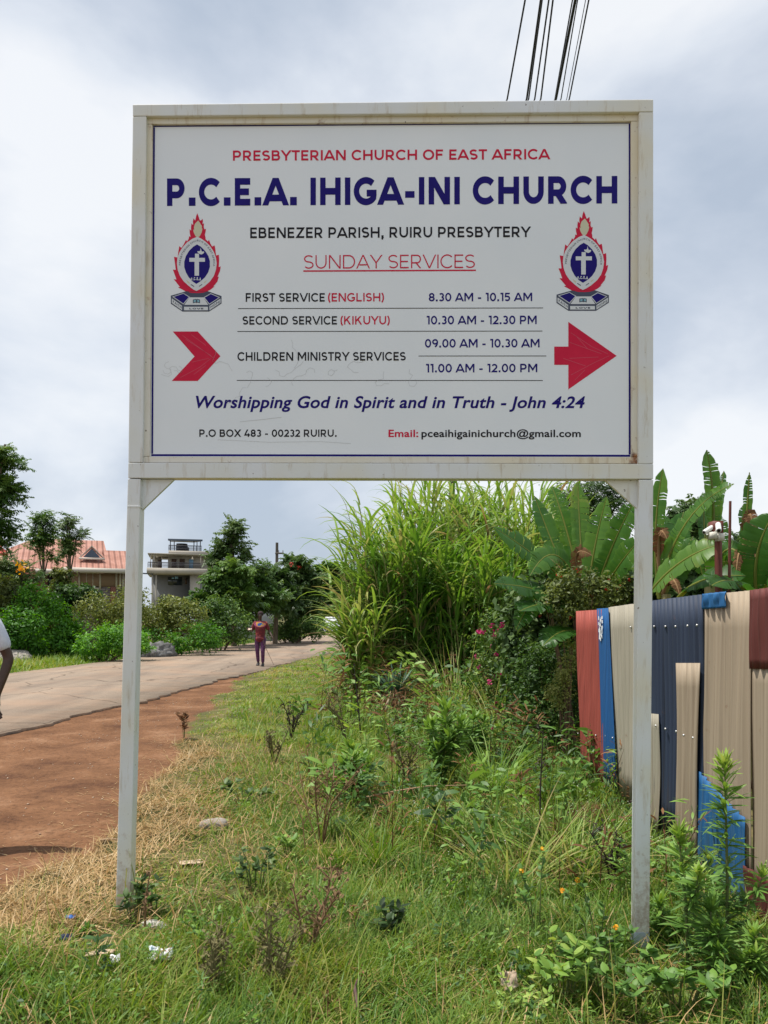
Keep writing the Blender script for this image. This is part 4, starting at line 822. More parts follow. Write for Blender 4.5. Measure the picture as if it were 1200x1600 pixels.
def bush(name, label, base, lumps, nleaf, ls, lm, group=None, tint=(.2, .8), cat='bush', asp=.5, upb=.5, flowers=None, stem=True, stemmat=None):
    """lumps: (dx, dy, zc, rx, rz)"""
    base = Vector(base); t = thing(name, label, cat, base, group=group)
    if stem:
        g = Geo(); r_ = random.Random(len(label))
        for l in lumps:
            for k in range(4):
                a = r_.uniform(0, 6.28); q = r_.uniform(.2, .75)
                tube(g, [(l[0] * .2, l[1] * .2, -.05), (l[0] * .7 + math.cos(a) * l[3] * q * .4, l[1] * .7 + math.sin(a) * l[3] * q * .4, l[2] * .6), (l[0] + math.cos(a) * l[3] * q, l[1] + math.sin(a) * l[3] * q, l[2] + l[4] * .4)], [.012 + .012 * l[3], .008 + .008 * l[3], .004], 5, cap=False)
        g.build('stems', stemmat or TWIG, t)
    g = Geo(); wt = np.array([l[3] ** 1.6 * l[4] for l in lumps]); wt = wt / wt.sum()
    for l, w in zip(lumps, wt):
        n = int(nleaf * w); nc = max(8, n // 26); cv = sph(nc); cr_ = rng.uniform(.45, 1.0, nc) ** .5 * (1 + .22 * np.sin(cv[:, 0] * 6 + l[0] * 5 + l[2]) * np.sin(cv[:, 2] * 5 + cv[:, 1] * 4 + l[1]))
        up_ = (cv[:, 2] > .1) & (rng.random(nc) < .22); cr_ = np.where(up_, cr_ * rng.uniform(1.05, 1.38, nc), cr_)
        ct = rng.uniform(-.18, .18, nc); k = rng.integers(0, nc, n)
        sp_ = .20 * min(l[3], l[4]) + .02
        q = np.stack([l[0] + cv[k, 0] * l[3] * cr_[k], l[1] + cv[k, 1] * l[3] * cr_[k], l[2] + cv[k, 2] * l[4] * cr_[k]], -1) + rng.normal(size=(n, 3)) * sp_ * np.array([1, 1, .7])
        q[:, 2] = np.abs(q[:, 2] - .02) + .02
        nr = cv[k] * .6 + rng.normal(size=(n, 3)) * .55 + np.array([0, 0, upb])
        tn = np.clip(tint[0] + (tint[1] - tint[0]) * rng.beta(2, 2, n) + ct[k], 0, 1)
        leaves(g, q, nr, ls * rng.uniform(.6, 1.3, n), asp, tn)
    g.build('foliage', lm, t)
    if flowers:
        fm, n, fs = flowers; g = Geo(); l = [lumps[i % len(lumps)] for i in range(n)]; v = sph(n); v[:, 1] = -np.abs(v[:, 1]) * .8
        for i in range(n):
            c = np.array([l[i][0] + v[i, 0] * l[i][3] * .95, l[i][1] + v[i, 1] * l[i][3] * .95, max(.05, l[i][2] + v[i, 2] * l[i][4] * .95)]); m = 9
            vv = sph(m); leaves(g, c + vv * fs * .7, vv, fs * rng.uniform(.7, 1.2, m), .8, rng.uniform(0, 1, m))
        o = g.build('blossom', fm, t); o['kind'] = 'stuff'
    return t
def lob(px, py, rxp, rzp, d, b, dd=0.0):
    q = P(px, py, d + dd) - Vector(b); return (q.x, q.y, q.z, rxp / F * d, rzp / F * d)

# far side of the road, left to right
b = gp(-12, 27); pinn_tree('leafy_tree', 'tall dark broad leafy tree cut by the left edge of the photo', b, [lob(8, 712, 34, 30, 27, b), lob(-6, 770, 40, 40, 27, b), lob(4, 830, 30, 30, 27, b), lob(-60, 760, 50, 60, 27, b)], 950, .55, .16, G_MID, 'trees beyond the road', (.2, .85))
b = gp(67, 33); pinn_tree('slender_tree', 'slender young tree with a tall narrow crown before the tiled house roof', b, [lob(67, 815, 17, 16, 33, b), lob(69, 838, 21, 18, 33, b), lob(80, 866, 12, 12, 33, b), lob(56, 858, 12, 12, 33, b)], 210, .52, .07, G_MID, 'trees beyond the road', (.2, .85))
b = gp(104, 32); pinn_tree('slender_tree', 'slender young tree with a forked dark crown beside the roof ridge', b, [lob(105, 818, 12, 20, 32, b), lob(108, 848, 15, 18, 32, b), lob(130, 832, 9, 15, 32, b), lob(104, 866, 12, 9, 32, b)], 190, .48, .07, G_DARK, 'trees beyond the road', (.35, 1))
b = gp(38, 29); pinn_tree('leafy_tree', 'low spreading dark tree with one yellow blossom at its right', b, [lob(30, 892, 20, 16, 29, b), lob(8, 880, 20, 28, 29, b), lob(52, 902, 16, 14, 29, b), lob(20, 920, 34, 20, 29, b)], 300, .5, .09, G_DARK, 'trees beyond the road', (.35, 1.0), flowers=(G_YEL, [(X(46, 29) - X(38, 29), -.62, 3.2, .22), (X(43, 29) - X(38, 29), -.60, 3.12, .16)]))
b = gp(96, 31); bush('bush', 'round bush with yellow tipped top in front of the house window', b, [lob(96, 902, 13, 17, 31, b), lob(95, 925, 15, 20, 31, b)], 1500, .16, G_OLIVE, 'bushes beyond the road', (.1, .7))
b = gp(75, 27.5); bush('creeper_mound', 'big bright green creeper mound sloping down to the right by the road', b, [lob(55, 945, 26, 30, 27.5, b), lob(84, 975, 30, 36, 27.5, b), lob(108, 1000, 24, 30, 27.5, b), lob(75, 1010, 45, 24, 27.5, b), lob(45, 930, 16, 14, 27.5, b)], 9000, .13, G_LIME, 'bushes beyond the road', (.15, .85), upb=.7)
b = gp(26, 25.5); bush('bush', 'round dark green bush left of the creeper mound', b, [lob(28, 985, 30, 32, 25.5, b), lob(8, 1000, 26, 30, 25.5, b), lob(45, 1010, 22, 18, 25.5, b)], 5000, .13, G_LIME, 'bushes beyond the road', (.0, .6), upb=.6)
b = gp(12, 28); bush('bush', 'pale olive leaved bush behind the round dark bush', b, [lob(10, 930, 32, 26, 28, b), lob(20, 955, 28, 30, 28, b)], 2600, .17, G_OLIVE, 'bushes beyond the road', (.0, .6))
b = gp(160, 25.5); bush('low_bush', 'low light green bush at the road edge left of the signpost', b, [lob(150, 1005, 30, 20, 25.5, b), lob(180, 998, 26, 26, 25.5, b), lob(205, 1005, 30, 20, 25.5, b)], 5000, .11, G_LIME, 'bushes beyond the road', (.25, .9), upb=.8)
b = gp(125, 30); bush('bush', 'dark leafy shrub row below the house window', b, [lob(105, 932, 24, 18, 30, b), lob(135, 930, 24, 16, 30, b), lob(95, 950, 24, 24, 30, b)], 2600, .18, G_MID, 'bushes beyond the road', (.0, .6))
b = gp(165, 29); bush('bush', 'yellowish wild shrub thicket between house and road', b, [lob(150, 955, 34, 26, 29, b), lob(185, 965, 30, 34, 29, b), lob(205, 950, 26, 30, 29, b)], 4600, .12, G_OLIVE, 'bushes beyond the road', (.2, .9), upb=.3)
b = gp(262, 31); bush('bush', 'olive thicket right of the left post below the tall building', b, [lob(245, 968, 36, 24, 31, b), lob(285, 970, 36, 26, 31, b), lob(270, 948, 26, 16, 31, b)], 5200, .14, G_OLIVE, 'bushes beyond the road', (.15, .85), upb=.3)
b = gp(250, 29); bush('low_bush', 'low green weeds around the grey rubble heap', b, [lob(225, 1000, 22, 18, 29, b), lob(285, 1002, 30, 18, 29, b), lob(320, 995, 26, 22, 29, b)], 3000, .12, G_LIME, 'bushes beyond the road', (.05, .6), upb=.5)
b = gp(345, 33); bush('bush', 'wide mid green bush left of the walking person', b, [lob(325, 972, 34, 28, 33, b), lob(365, 980, 30, 26, 33, b), lob(345, 955, 28, 22, 33, b)], 4200, .15, G_MID, 'bushes beyond the road', (.2, .8))
b = gp(450, 42); bush('bush', 'grassy dark bush right of the walking person', b, [lob(440, 985, 26, 18, 42, b), lob(470, 985, 28, 16, 42, b), lob(492, 980, 22, 18, 42, b)], 3600, .16, G_MID, 'bushes beyond the road', (.1, .8), upb=.3)
b = gp(366, 38); pinn_tree('leafy_tree', 'tall tree with a narrow plume crown above the thicket', b, [lob(367, 822, 12, 12, 38, b), lob(360, 840, 10, 14, 38, b), lob(350, 856, 13, 14, 38, b), lob(378, 868, 9, 20, 38, b), lob(340, 876, 14, 12, 38, b)], 300, .62, .13, G_DARK, 'trees beyond the road', (.35, 1.0))
b = gp(330, 36); pinn_tree('leafy_tree', 'spreading light leaved tree in front of the tall building', b, [lob(345, 912, 20, 22, 36, b), lob(362, 900, 24, 24, 36, b), lob(328, 940, 26, 14, 36, b), lob(368, 935, 36, 22, 36, b)], 620, .75, .12, G_MID, 'trees beyond the road', (.2, .9))
b = gp(405, 39); pinn_tree('leafy_tree', 'dense mid green tree behind the walking person', b, [lob(395, 903, 30, 22, 39, b), lob(414, 935, 44, 30, 39, b), lob(412, 884, 16, 14, 39, b), lob(380, 950, 34, 24, 39, b)], 620, .62, .14, G_MID, 'trees beyond the road', (.1, .8))
b = gp(466, 44); pinn_tree('tulip_tree', 'dark round tree with a few red flowers left of the tall grass', b, [lob(466, 888, 23, 22, 44, b), lob(450, 915, 30, 28, 44, b), lob(480, 915, 24, 30, 44, b), lob(465, 945, 40, 26, 44, b)], 640, .8, .15, G_DARK, 'trees beyond the road', (.2, .9), flowers=(G_REDFL, [(X(457, 44) - b.x, -.9, 4.25, .16), (X(446, 44) - b.x, -1.0, 3.5, .16), (X(470, 44) - b.x, -.9, 4.1, .12)]))
b = gp(430, 41); pinn_tree('leafy_tree', 'small dark tree under the utility pole', b, [lob(428, 905, 20, 26, 41, b), lob(440, 935, 22, 26, 41, b)], 240, .8, .12, G_DARK, 'trees beyond the road', (.1, .8))
b = gp(515, 75); pinn_tree('leafy_tree', 'hazy far tree at the end of the road', b, [lob(505, 930, 30, 30, 75, b), lob(540, 935, 34, 34, 75, b), lob(520, 905, 22, 24, 75, b)], 330, 1.5, .25, G_MID, 'trees beyond the road', (.2, .7))
# right-hand side, behind the fence
b = gp(905, 21); pinn_tree('leafy_tree', 'big dark glossy tree behind the banana plants under the board', b, [lob(890, 790, 50, 40, 21, b), lob(930, 780, 50, 46, 21, b), lob(965, 800, 40, 42, 21, b), lob(900, 840, 70, 40, 21, b)], 1000, .42, .16, G_DARK, 'trees behind the banana plants', (.1, .75), M=6)
b = gp(1075, 42); pinn_tree('leafy_tree', 'distant grey green tree between two banana plants', b, [lob(1072, 800, 26, 24, 42, b), lob(1060, 830, 30, 30, 42, b), lob(1092, 835, 30, 30, 42, b), lob(1075, 870, 50, 30, 42, b)], 620, .8, .18, G_DARK, 'trees behind the banana plants', (.35, .9))
b = gp(1180, 30); pinn_tree('leafy_tree', 'dark tree low behind the right edge of the fence', b, [lob(1150, 860, 40, 30, 30, b), lob(1200, 880, 50, 40, 30, b), lob(1020, 880, 50, 50, 30, b)], 420, .7, .15, G_DARK, 'trees behind the banana plants', (.1, .7))

# ------------------------------------------------------------------ tall cane grass
def cane(label, px, d, hpx, spread, nst, seed, tint=.45, dry=.15):
    r_ = np.random.default_rng(seed); b = gp(px, d); t = thing('cane_clump', label, 'cane grass', b, group='tall cane grass behind the verge')
    H = 1.55 + (PY - hpx) / F * d + .1
    gs, gl = Geo(), Geo(); PB, AZ, TH, LE, TI, CU = [], [], [], [], [], []
    for i in range(nst):
        a = r_.uniform(0, 6.28); q = spread * math.sqrt(r_.uniform()); x, y = q * math.cos(a), q * math.sin(a)
        h = H * r_.uniform(.55, 1.0); le = .06 + .15 * q / spread * r_.uniform(.3, 1.3)
        tp = np.array([x + math.cos(a) * le * h * .8, y + math.sin(a) * le * h * .8, h * .82]); md = np.array([x + math.cos(a) * le * h * .25, y + math.sin(a) * le * h * .25, h * .42])
        tube(gs, [(x, y, -.05), tuple(md), tuple(tp)], [.012, .010, .005], 5, cap=False)
        m = 14
        for k in range(m):
            f = .18 + .82 * k / (m - 1); p = (1 - f) ** 2 * np.array([x, y, 0]) + 2 * f * (1 - f) * (2 * md - (np.array([x, y, 0]) + tp) / 2) + f * f * tp
            PB.append(p); AZ.append(r_.uniform(0, 6.28) if k < m - 3 else a + r_.normal() * .9); dead = f < .42 and r_.random() < .65
            TH.append(r_.uniform(.15, .6) if not dead else r_.uniform(1.2, 2.2)); CU.append(r_.uniform(.6, 2.2) if not dead else r_.uniform(.5, 1.2)); LE.append(r_.uniform(.6, 1.15))
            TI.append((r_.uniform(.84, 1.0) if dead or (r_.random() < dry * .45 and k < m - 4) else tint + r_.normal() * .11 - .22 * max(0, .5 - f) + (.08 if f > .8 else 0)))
    blades(gl, np.array(PB), AZ, TH, CU, LE, r_.uniform(.032, .064, len(PB)), 6, prof_blade, TI, r_.normal(size=len(PB)) * .35, .25)
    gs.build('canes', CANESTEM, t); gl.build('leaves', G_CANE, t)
cane('bright left front clump of tall cane grass leaning over the road side', 592, 15.4, 772, .45, 90, 1, .54, .2)
cane('low yellowish cane clump at the left foot of the thicket', 572, 14.4, 925, .25, 34, 2, .60, .3)
cane('dense central clump of tall green cane grass', 650, 15.2, 790, .65, 130, 3, .40)
cane('tall green cane clump right of the centre, behind the grass fountain', 735, 15.0, 800, .6, 110, 4, .45)
cane('tallest rear cane clump seen just under the board', 650, 17.2, 700, .8, 130, 5, .52, .2)
cane('rear cane clump with dry brown leaves near the banana plants', 760, 16.6, 705, .75, 120, 6, .55, .5)
cane('right rear cane clump beside the dark glossy tree', 825, 16.0, 730, .55, 70, 7, .55, .4)

cane('tall rear cane clump filling the gap before the dark glossy tree', 800, 18.0, 690, .8, 120, 8, .5, .4)
cane('far rear cane clump under the middle of the board', 705, 18.6, 680, .8, 110, 9, .5, .3)
def tuft(name, label, px, d, n, length, width, th, curl, lm, tint, cat, rad=.12, group=None, nseg=6, fold=.2, tiptint=.1, seed=0):
    r_ = np.random.default_rng(seed + n); b = gp(px, d); g = Geo(); a = r_.uniform(0, 6.28, n); q = rad * np.sqrt(r_.uniform(0, 1, n))
    blades(g, np.stack([q * np.cos(a), q * np.sin(a), np.zeros(n) - .02], -1), a + r_.normal(size=n) * .5, r_.uniform(*th, n), r_.uniform(*curl, n), length * r_.uniform(.55, 1.1, n), width * r_.uniform(.7, 1.2, n), nseg, prof_blade, r_.uniform(*tint, n), r_.normal(size=n) * .3, fold, tiptint)
    o = g.build(name, lm); o.location = b
    return tag(o, label, cat, group)
tuft('grass_fountain', 'big fountain of long pale arching grass before the cane', 712, 12.8, 300, 1.75, .014, (.15, 1.1), (.4, 1.5), G_CANE, (.55, .82), 'grass tussock', .25, seed=1)
tuft('grass_fountain', 'second arching grass tussock right of the pineapple-like plant', 780, 10.6, 200, 1.2, .012, (.2, 1.2), (.5, 1.5), G_CANE, (.45, .78), 'grass tussock', .22, seed=2)
tuft('grass_tussock', 'dark green leaning grass tussock in the middle right of the verge', 772, 7.6, 240, .85, .010, (.2, 1.15), (.5, 1.6), G_CANE, (.30, .62), 'grass tussock', .16, seed=3)
tuft('grass_tussock', 'loose pale grass tussock left of the right post', 900, 5.2, 90, .75, .010, (.4, 1.25), (.2, .9), G_CANE, (.5, .8), 'grass tussock', .14, seed=4)
tuft('grass_tussock', 'yellow green grass tussock beside the dead upright stalk', 806, 5.0, 60, .8, .012, (.3, 1.2), (.2, .9), G_CANE, (.55, .82), 'grass tussock', .12, seed=5)
t_ = thing('spiky_plant', 'blue green spiky rosette plant on a skirt of dead brown leaves', 'plant', gp(620, 12.6))
for nm, n, Ln, th, cu, ti, z, sd_ in (('leaves', 46, .50, (.1, 1.0), (.2, .7), (.2, .6), .36, 1), ('dead_skirt', 60, .4, (1.5, 2.6), (.3, .7), (.9, 1.0), .42, 2)):
    r_ = np.random.default_rng(sd_); g = Geo(); a = r_.uniform(0, 6.28, n)
    blades(g, np.stack([.05 * np.cos(a), .05 * np.sin(a), z + r_.uniform(-.1, .1, n)], -1), a, r_.uniform(*th, n), r_.uniform(*cu, n), Ln * r_.uniform(.8, 1.15, n), .05, 5, prof_blade, r_.uniform(*ti, n), 0, .35)
    g.build(nm, G_AGAVE, t_)
g = Geo(); tube(g, [(0, 0, -.05), (0, 0, .5)], [.07, .05], 8); g.build('stem', BARK, t_)

b = gp(905, 10.6); bush('undergrowth_bush', 'deep green undergrowth below the left banana plant behind the fence end', b, [lob(850, 950, 50, 50, 10.6, b), lob(900, 930, 50, 50, 10.6, b), lob(960, 930, 50, 60, 10.6, b), lob(850, 1010, 60, 60, 10.6, b)], 7000, .13, G_DARK, 'undergrowth behind the fence', (.15, .9), asp=.6)
b = gp(1090, 9.2); bush('undergrowth_bush', 'deep green undergrowth behind the navy sheet', b, [lob(1040, 930, 50, 50, 9.2, b), lob(1110, 930, 50, 46, 9.2, b), lob(1180, 930, 60, 46, 9.2, b)], 6000, .12, G_DARK, 'undergrowth behind the fence', (.15, .9), asp=.6)
# flowering shrubs by the bananas
b = gp(815, 11.6); bush('flowering_shrub', 'shrub with magenta pink flower heads left of the maroon sheet', b, [lob(812, 985, 34, 26, 11.6, b), lob(835, 1020, 44, 40, 11.6, b), lob(780, 1010, 40, 50, 11.6, b), lob(810, 1060, 70, 50, 11.6, b)], 5200, .065, G_MID, 'flowering shrubs', (.15, 1.0), flowers=(G_PINK, 70, .05))
b = gp(915, 9.2); bush('flowering_shrub', 'pale leaved shrub with small red flowers above the fence end', b, [lob(905, 910, 40, 26, 9.2, b), lob(935, 930, 44, 28, 9.2, b), lob(870, 945, 40, 26, 9.2, b), lob(975, 925, 30, 24, 9.2, b)], 3400, .06, G_OLIVE, 'flowering shrubs', (.0, .55), flowers=(G_REDFL, 22, .022))
b = gp(880, 9.6); bush('shrub', 'dark tangled shrub at the foot of the maroon sheet', b, [lob(870, 1085, 44, 44, 9.6, b), lob(845, 1060, 44, 50, 9.6, b), lob(885, 1030, 26, 46, 9.6, b), lob(850, 1115, 60, 40, 9.6, b)], 6500, .06, G_MID, 'shrubs at the fence end', (.0, .75))
b = gp(888, 9.0); bush('seeding_weed', 'cream seeding weed spike beside the maroon sheet', b, [lob(892, 1020, 9, 22, 9.0, b), lob(880, 1050, 13, 20, 9.0, b), lob(872, 1085, 16, 20, 9.0, b)], 1500, .035, G_OLIVE, 'shrubs at the fence end', (.5, 1.0))

# ------------------------------------------------------------------ weeds standing in the verge
def tallweed(label, px, d, hpx, n, seed, leaf=.13, lean=0.0, tips=.9, name='tall_weed', group='tall leafy weeds', nb=0, wid=.017):
    r_ = np.random.default_rng(seed); b = gp(px, d); H = CAMH + (PY - hpx) / F * d - b.z - .05
    t = thing(name, label, 'weed', b, group=group); g = Geo(); gl = Geo()
    ax = [(0, 0, -.05), (lean * .3, 0, H * .5), (lean, .02, H)]
    tube(g, ax, [.009, .007, .003], 6)
    def dress(p0, p1, p2, n, L_):
        f = r_.uniform(.12, 1, n) ** .75; f[-n // 7:] = r_.uniform(.95, 1, len(f[-n // 7:]))
        q = (1 - f)[:, None] ** 2 * p0 + 2 * (f * (1 - f))[:, None] * p1 + f[:, None] ** 2 * p2
        top = np.clip((f - .8) / .2, 0, 1)
        blades(gl, q, r_.uniform(0, 6.28, n), 1.15 - .75 * top + r_.normal(size=n) * .28 + .25 * (1 - f), r_.uniform(.1, .7, n), L_ * (1 - .35 * top) * r_.uniform(.6, 1.15, n) , wid * r_.uniform(.7, 1.2, n), 4, prof_lance, np.clip(.30 + .35 * f + (tips - .65) * top + r_.normal(size=n) * .08, 0, 1), r_.normal(size=n) * .35, .3)
    dress(*[np.array(a) for a in ax], n, leaf)
    for k in range(nb):
        a = r_.uniform(0, 6.28); f = r_.uniform(.15, .6); s0 = np.array([lean * f, 0, H * f]); L_ = H * r_.uniform(.25, .45)
        m_ = s0 + np.array([math.cos(a), math.sin(a), .8]) * L_ * .4; e = s0 + np.array([math.cos(a) * .7, math.sin(a) * .7, 1.1]) * L_ * .8
        tube(g, [s0, m_, e], [.005, .004, .002], 5); dress(s0, m_, e, n // 3, leaf * .8)
    g.build('stem', STEM, t); gl.build('leaves', G_WEED, t)
    return t
tallweed('tallest leafy weed spike in front of the bright blue fence patch', 1140, 3.75, 1172, 230, 11, .125, -.01, .95, nb=2)
tallweed('shorter leafy weed spike between the right post and the tallest weed', 1080, 3.7, 1282, 150, 12, .12, -.045, .92, nb=2)
tallweed('bushy dark weed at the foot of the two weed spikes', 1110, 3.6, 1400, 130, 13, .13, .02, .6, nb=4)
tallweed('low green weed right of the tallest weed spike', 1175, 3.55, 1440, 110, 14, .10, .03, .8, nb=4)
tallweed('pair of young leafy weeds half hidden behind the right post', 1042, 4.1, 1395, 80, 15, .11, -.02, .75, nb=2)
tallweed('leafy dark green weed clump in the middle of the verge', 690, 7.4, 1098, 90, 16, .24, .05, .72, nb=12, wid=.032)
tallweed('bluish broad weed clump below the middle of the board', 560, 6.9, 1165, 70, 17, .22, -.05, .75, nb=10, wid=.04)
tallweed('thin leafy weed behind the middle weed clump', 735, 8.4, 1112, 80, 18, .2, .05, .6, nb=8, wid=.028)
tallweed('tiny dark weed spike near the blue wrapper', 137, 3.75, 1440, 60, 20, .05, 0, .4, nb=1)
def plantlet(label, px, d, h, n, ls, seed, lm=G_WEED, tint=(.3, .8), name='broad_leaved_weed', rad=.12, group='low broad leaved weeds', asp=.55, flowers=None):
    r_ = np.random.default_rng(seed); b = gp(px, d); t = thing(name, label, 'weed', b, group=group); g = Geo(); gl = Geo(); tips = []
    for k in range(max(3, n // 9)):
        a = r_.uniform(0, 6.28); q = rad * math.sqrt(r_.uniform()); hh = h * r_.uniform(.5, 1)
        p1 = (q * .5 * math.cos(a), q * .5 * math.sin(a), hh * .6); p2 = (q * math.cos(a) * 1.2, q * math.sin(a) * 1.2, hh)
        tube(g, [(q * .2 * math.cos(a), q * .2 * math.sin(a), -.03), p1, p2], [.004, .003, .0015], 5, cap=False); tips.append((p1, p2, a))
    Q, A, TH = [], [], []
    for i in range(n):
        p1, p2, a = tips[i % len(tips)]; f = r_.uniform(.1, 1); Q.append(np.array(p1) * (1 - f) + np.array(p2) * f); A.append(r_.uniform(0, 6.28)); TH.append(r_.uniform(.6, 1.3))
    blades(gl, np.array(Q), A, TH, r_.uniform(.2, .8, n), ls * r_.uniform(.6, 1.2, n), ls * asp * r_.uniform(.7, 1.1, n), 4, prof_lance, r_.uniform(*tint, n), r_.normal(size=n) * .35, .25)
    g.build('stem', STEM, t); gl.build('leaves', lm, t)
    if flowers:
        fm, m_, fs = flowers; g = Geo()
        for k in range(m_):
            c = np.array(tips[k % len(tips)][1]) + r_.normal(size=3) * fs * .5; v = sph(7); leaves(g, c + v * fs * .4, v, fs * .8, .8, r_.uniform(0, 1, 7))
        g.build('blossom', fm, t)
    return t
plantlet('bright green nettle-like weed left of the right post foot', 885, 3.42, .28, 110, .065, 31, tint=(.5, .95), rad=.14)
plantlet('lime green small leaved weed at the bottom right', 815, 3.2, .16, 110, .032, 32, tint=(.65, 1), rad=.13)
plantlet('dark broad weed just left of the right post foot', 952, 3.5, .26, 150, .06, 33, tint=(.2, .65), rad=.24)
plantlet('green weed right of the right post foot', 1062, 3.42, .24, 150, .065, 34, tint=(.25, .75), rad=.2)
plantlet('dark weed with tiny orange blossoms left of the right post', 940, 3.75, .42, 60, .05, 35, tint=(.2, .55), rad=.14, flowers=(G_YEL, 3, .024))
plantlet('flowering weed with one yellow blossom on a thin stalk', 845, 4.2, .48, 34, .055, 36, tint=(.3, .7), rad=.12, flowers=(G_YEL, 2, .026))
plantlet('dark small weed wrapped around the left post foot', 212, 3.98, .22, 70, .05, 37, lm=G_DARK, tint=(.3, 1), rad=.13)
plantlet('leafy weed right of the left post foot', 245, 4.1, .16, 60, .045, 38, tint=(.2, .6), rad=.12)
plantlet('dark dying weed in the lower middle', 620, 3.95, .22, 60, .06, 39, lm=G_DARK, tint=(.0, .5), rad=.08)
plantlet('olive weed patch by the white wrapper', 330, 3.7, .16, 120, .035, 40, tint=(.3, .8), rad=.2)
plantlet('dark weed on the straw left of the middle', 385, 6.6, .22, 60, .07, 41, lm=G_DARK, tint=(.2, 1), rad=.2)
plantlet('reddish weed sprig at the edge of the bare soil', 290, 9.8, .34, 40, .08, 42, lm=G_DEAD, tint=(.0, .5), rad=.12)
plantlet('creeping weed at the foot of the maroon sheet', 930, 7.6, .22, 120, .06, 43, tint=(.3, .85), rad=.3)
plantlet('leafy weed below the navy sheet', 1050, 5.1, .22, 90, .05, 44, tint=(.3, .8), rad=.25)
plantlet('small dark leafy weed left of the middle', 402, 4.5, .30, 90, .05, 19, lm=G_DARK, tint=(.1, 1), rad=.13)
plantlet('grey green weed low in the left middle', 455, 5.2, .18, 50, .05, 45, tint=(.5, .9), rad=.12)
plantlet('dark creeping weed under the cane', 650, 11.2, .45, 160, .10, 46, lm=G_DARK, tint=(.2, 1), rad=.5)
plantlet('purple tipped weed left of the dead stalk', 765, 9.6, .5, 60, .08, 47, tint=(.3, .6), rad=.3, flowers=(G_PINK, 3, .03))
b = gp(600, 6.6)
for px, d, h, nb, seed, lab in ((505, 5.6, .62, 16, 51, 'brown twiggy dead weed left of the middle clump'), (845, 5.7, .95, 9, 52, 'tall dark dead stalk standing near the fence'), (566, 10.2, 1.05, 5, 53, 'thin black dead stem rising over the far grass'), (545, 9.4, .7, 14, 54, 'short dead seed stalk beside the thin black stem'),
                               (480, 3.7, .42, 18, 55, 'rust coloured dry twigs in the lower middle'), (430, 8.3, .34, 14, 56, 'brown feathery weed on the straw slope'), (455, 9.9, .5, 14, 57, 'dark feathery weed on the far green slope'), (640, 7.2, .55, 18, 58, 'brown seeding weed between the two leafy clumps'),
                               (430, 3.35, .36, 22, 59, 'olive brown tangle of stems at the bottom middle'), (330, 3.3, .30, 20, 60, 'thin stem tangle right of the white wrapper'), (960, 4.9, .4, 14, 61, 'dry dark twig bush left of the right post'), (230, 3.85, .30, 10, 62, 'dead brown twigs leaning on the left post')):
    r_ = np.random.default_rng(seed); b = gp(px, d); g = Geo(); mm = 3 if nb < 12 else 6; ln = r_.uniform(-.1, .1)
    for j in range(1 if nb < 12 else 4):
        a0 = r_.uniform(0, 6.28); sp_ = 0 if nb < 12 else h * .3
        tp = (ln + sp_ * math.cos(a0), sp_ * math.sin(a0), h * r_.uniform(.8, 1))
        md = (tp[0] * .35 + r_.normal() * .02, tp[1] * .35, h * .5); w0 = .0045 + .0006 * d
        tube(g, [(0, 0, -.03), md, tp], [w0, w0 * .8, w0 * .35], 5, cap=False)
        for k in range(nb):
            f = r_.uniform(.25, 1); p = np.array(md) * 2 * f * (1 - f) + np.array(tp) * f * f; a = r_.uniform(0, 6.28); L_ = h * r_.uniform(.08, .28) * (1 if nb > 10 else .35)
            e = p + np.array([math.cos(a) * .7, math.sin(a) * .7, .6]) * L_; tube(g, [p, (p + e) / 2 + (0, 0, L_ * .05), e], [w0 * .45, w0 * .35, w0 * .25], 4, cap=False)
            if r_.random() < .7: leaves(g, e + r_.normal(size=(3, 3)) * .012, sph(3), .02 + .002 * d, .5, r_.uniform(0, 1, 3))
    o = g.build('dead_weed', mat('dead_stalk_' + str(seed), (.045, .035, .025) if seed in (52, 53, 57, 61) else (.20, .12, .06) if seed in (51, 55, 62) else (.15, .13, .055), .9)); o.location = b
    tag(o, lab, 'dead weed', 'dead weeds in the verge')
for px, d, az, th, L_, w, ti, lab in ((757, 5.2, 2.6, .08, .55, .016, .5, 'single tall green blade right of the bent straw'), (776, 5.3, 1.2, .03, .66, .016, .48, 'upright single green grass blade'), (765, 5.0, 3.3, .35, .42, .020, .7, 'pale twisted grass blade at the pair of green blades')):
    g = Geo(); blades(g, [(0, 0, -.02), (.015, .01, -.02)], [az, az + 1.1], [th, th + .25], [.25, .5], [L_, L_ * .7], w, 8, prof_blade, ti, 0, .3); o = g.build('tall_grass', G_CANE); o.location = gp(px, d); tag(o, lab, 'grass', 'tall single grass blades')
g = Geo(); b = gp(660, 4.9); tube(g, [(0, 0, 0), (.01, .0, .35), (-.02, .02, .85)], [.005, .0045, .003], 6, .6); blades(g, [(.005, 0, .25)], [.6], [.5], [.1], [.38], .012, 6, prof_blade, .7, 0, .2)
o = g.build('reed_stem', G_CANE); o.location = b; tag(o, 'thin pale green reed stem standing alone in the middle', 'reed')

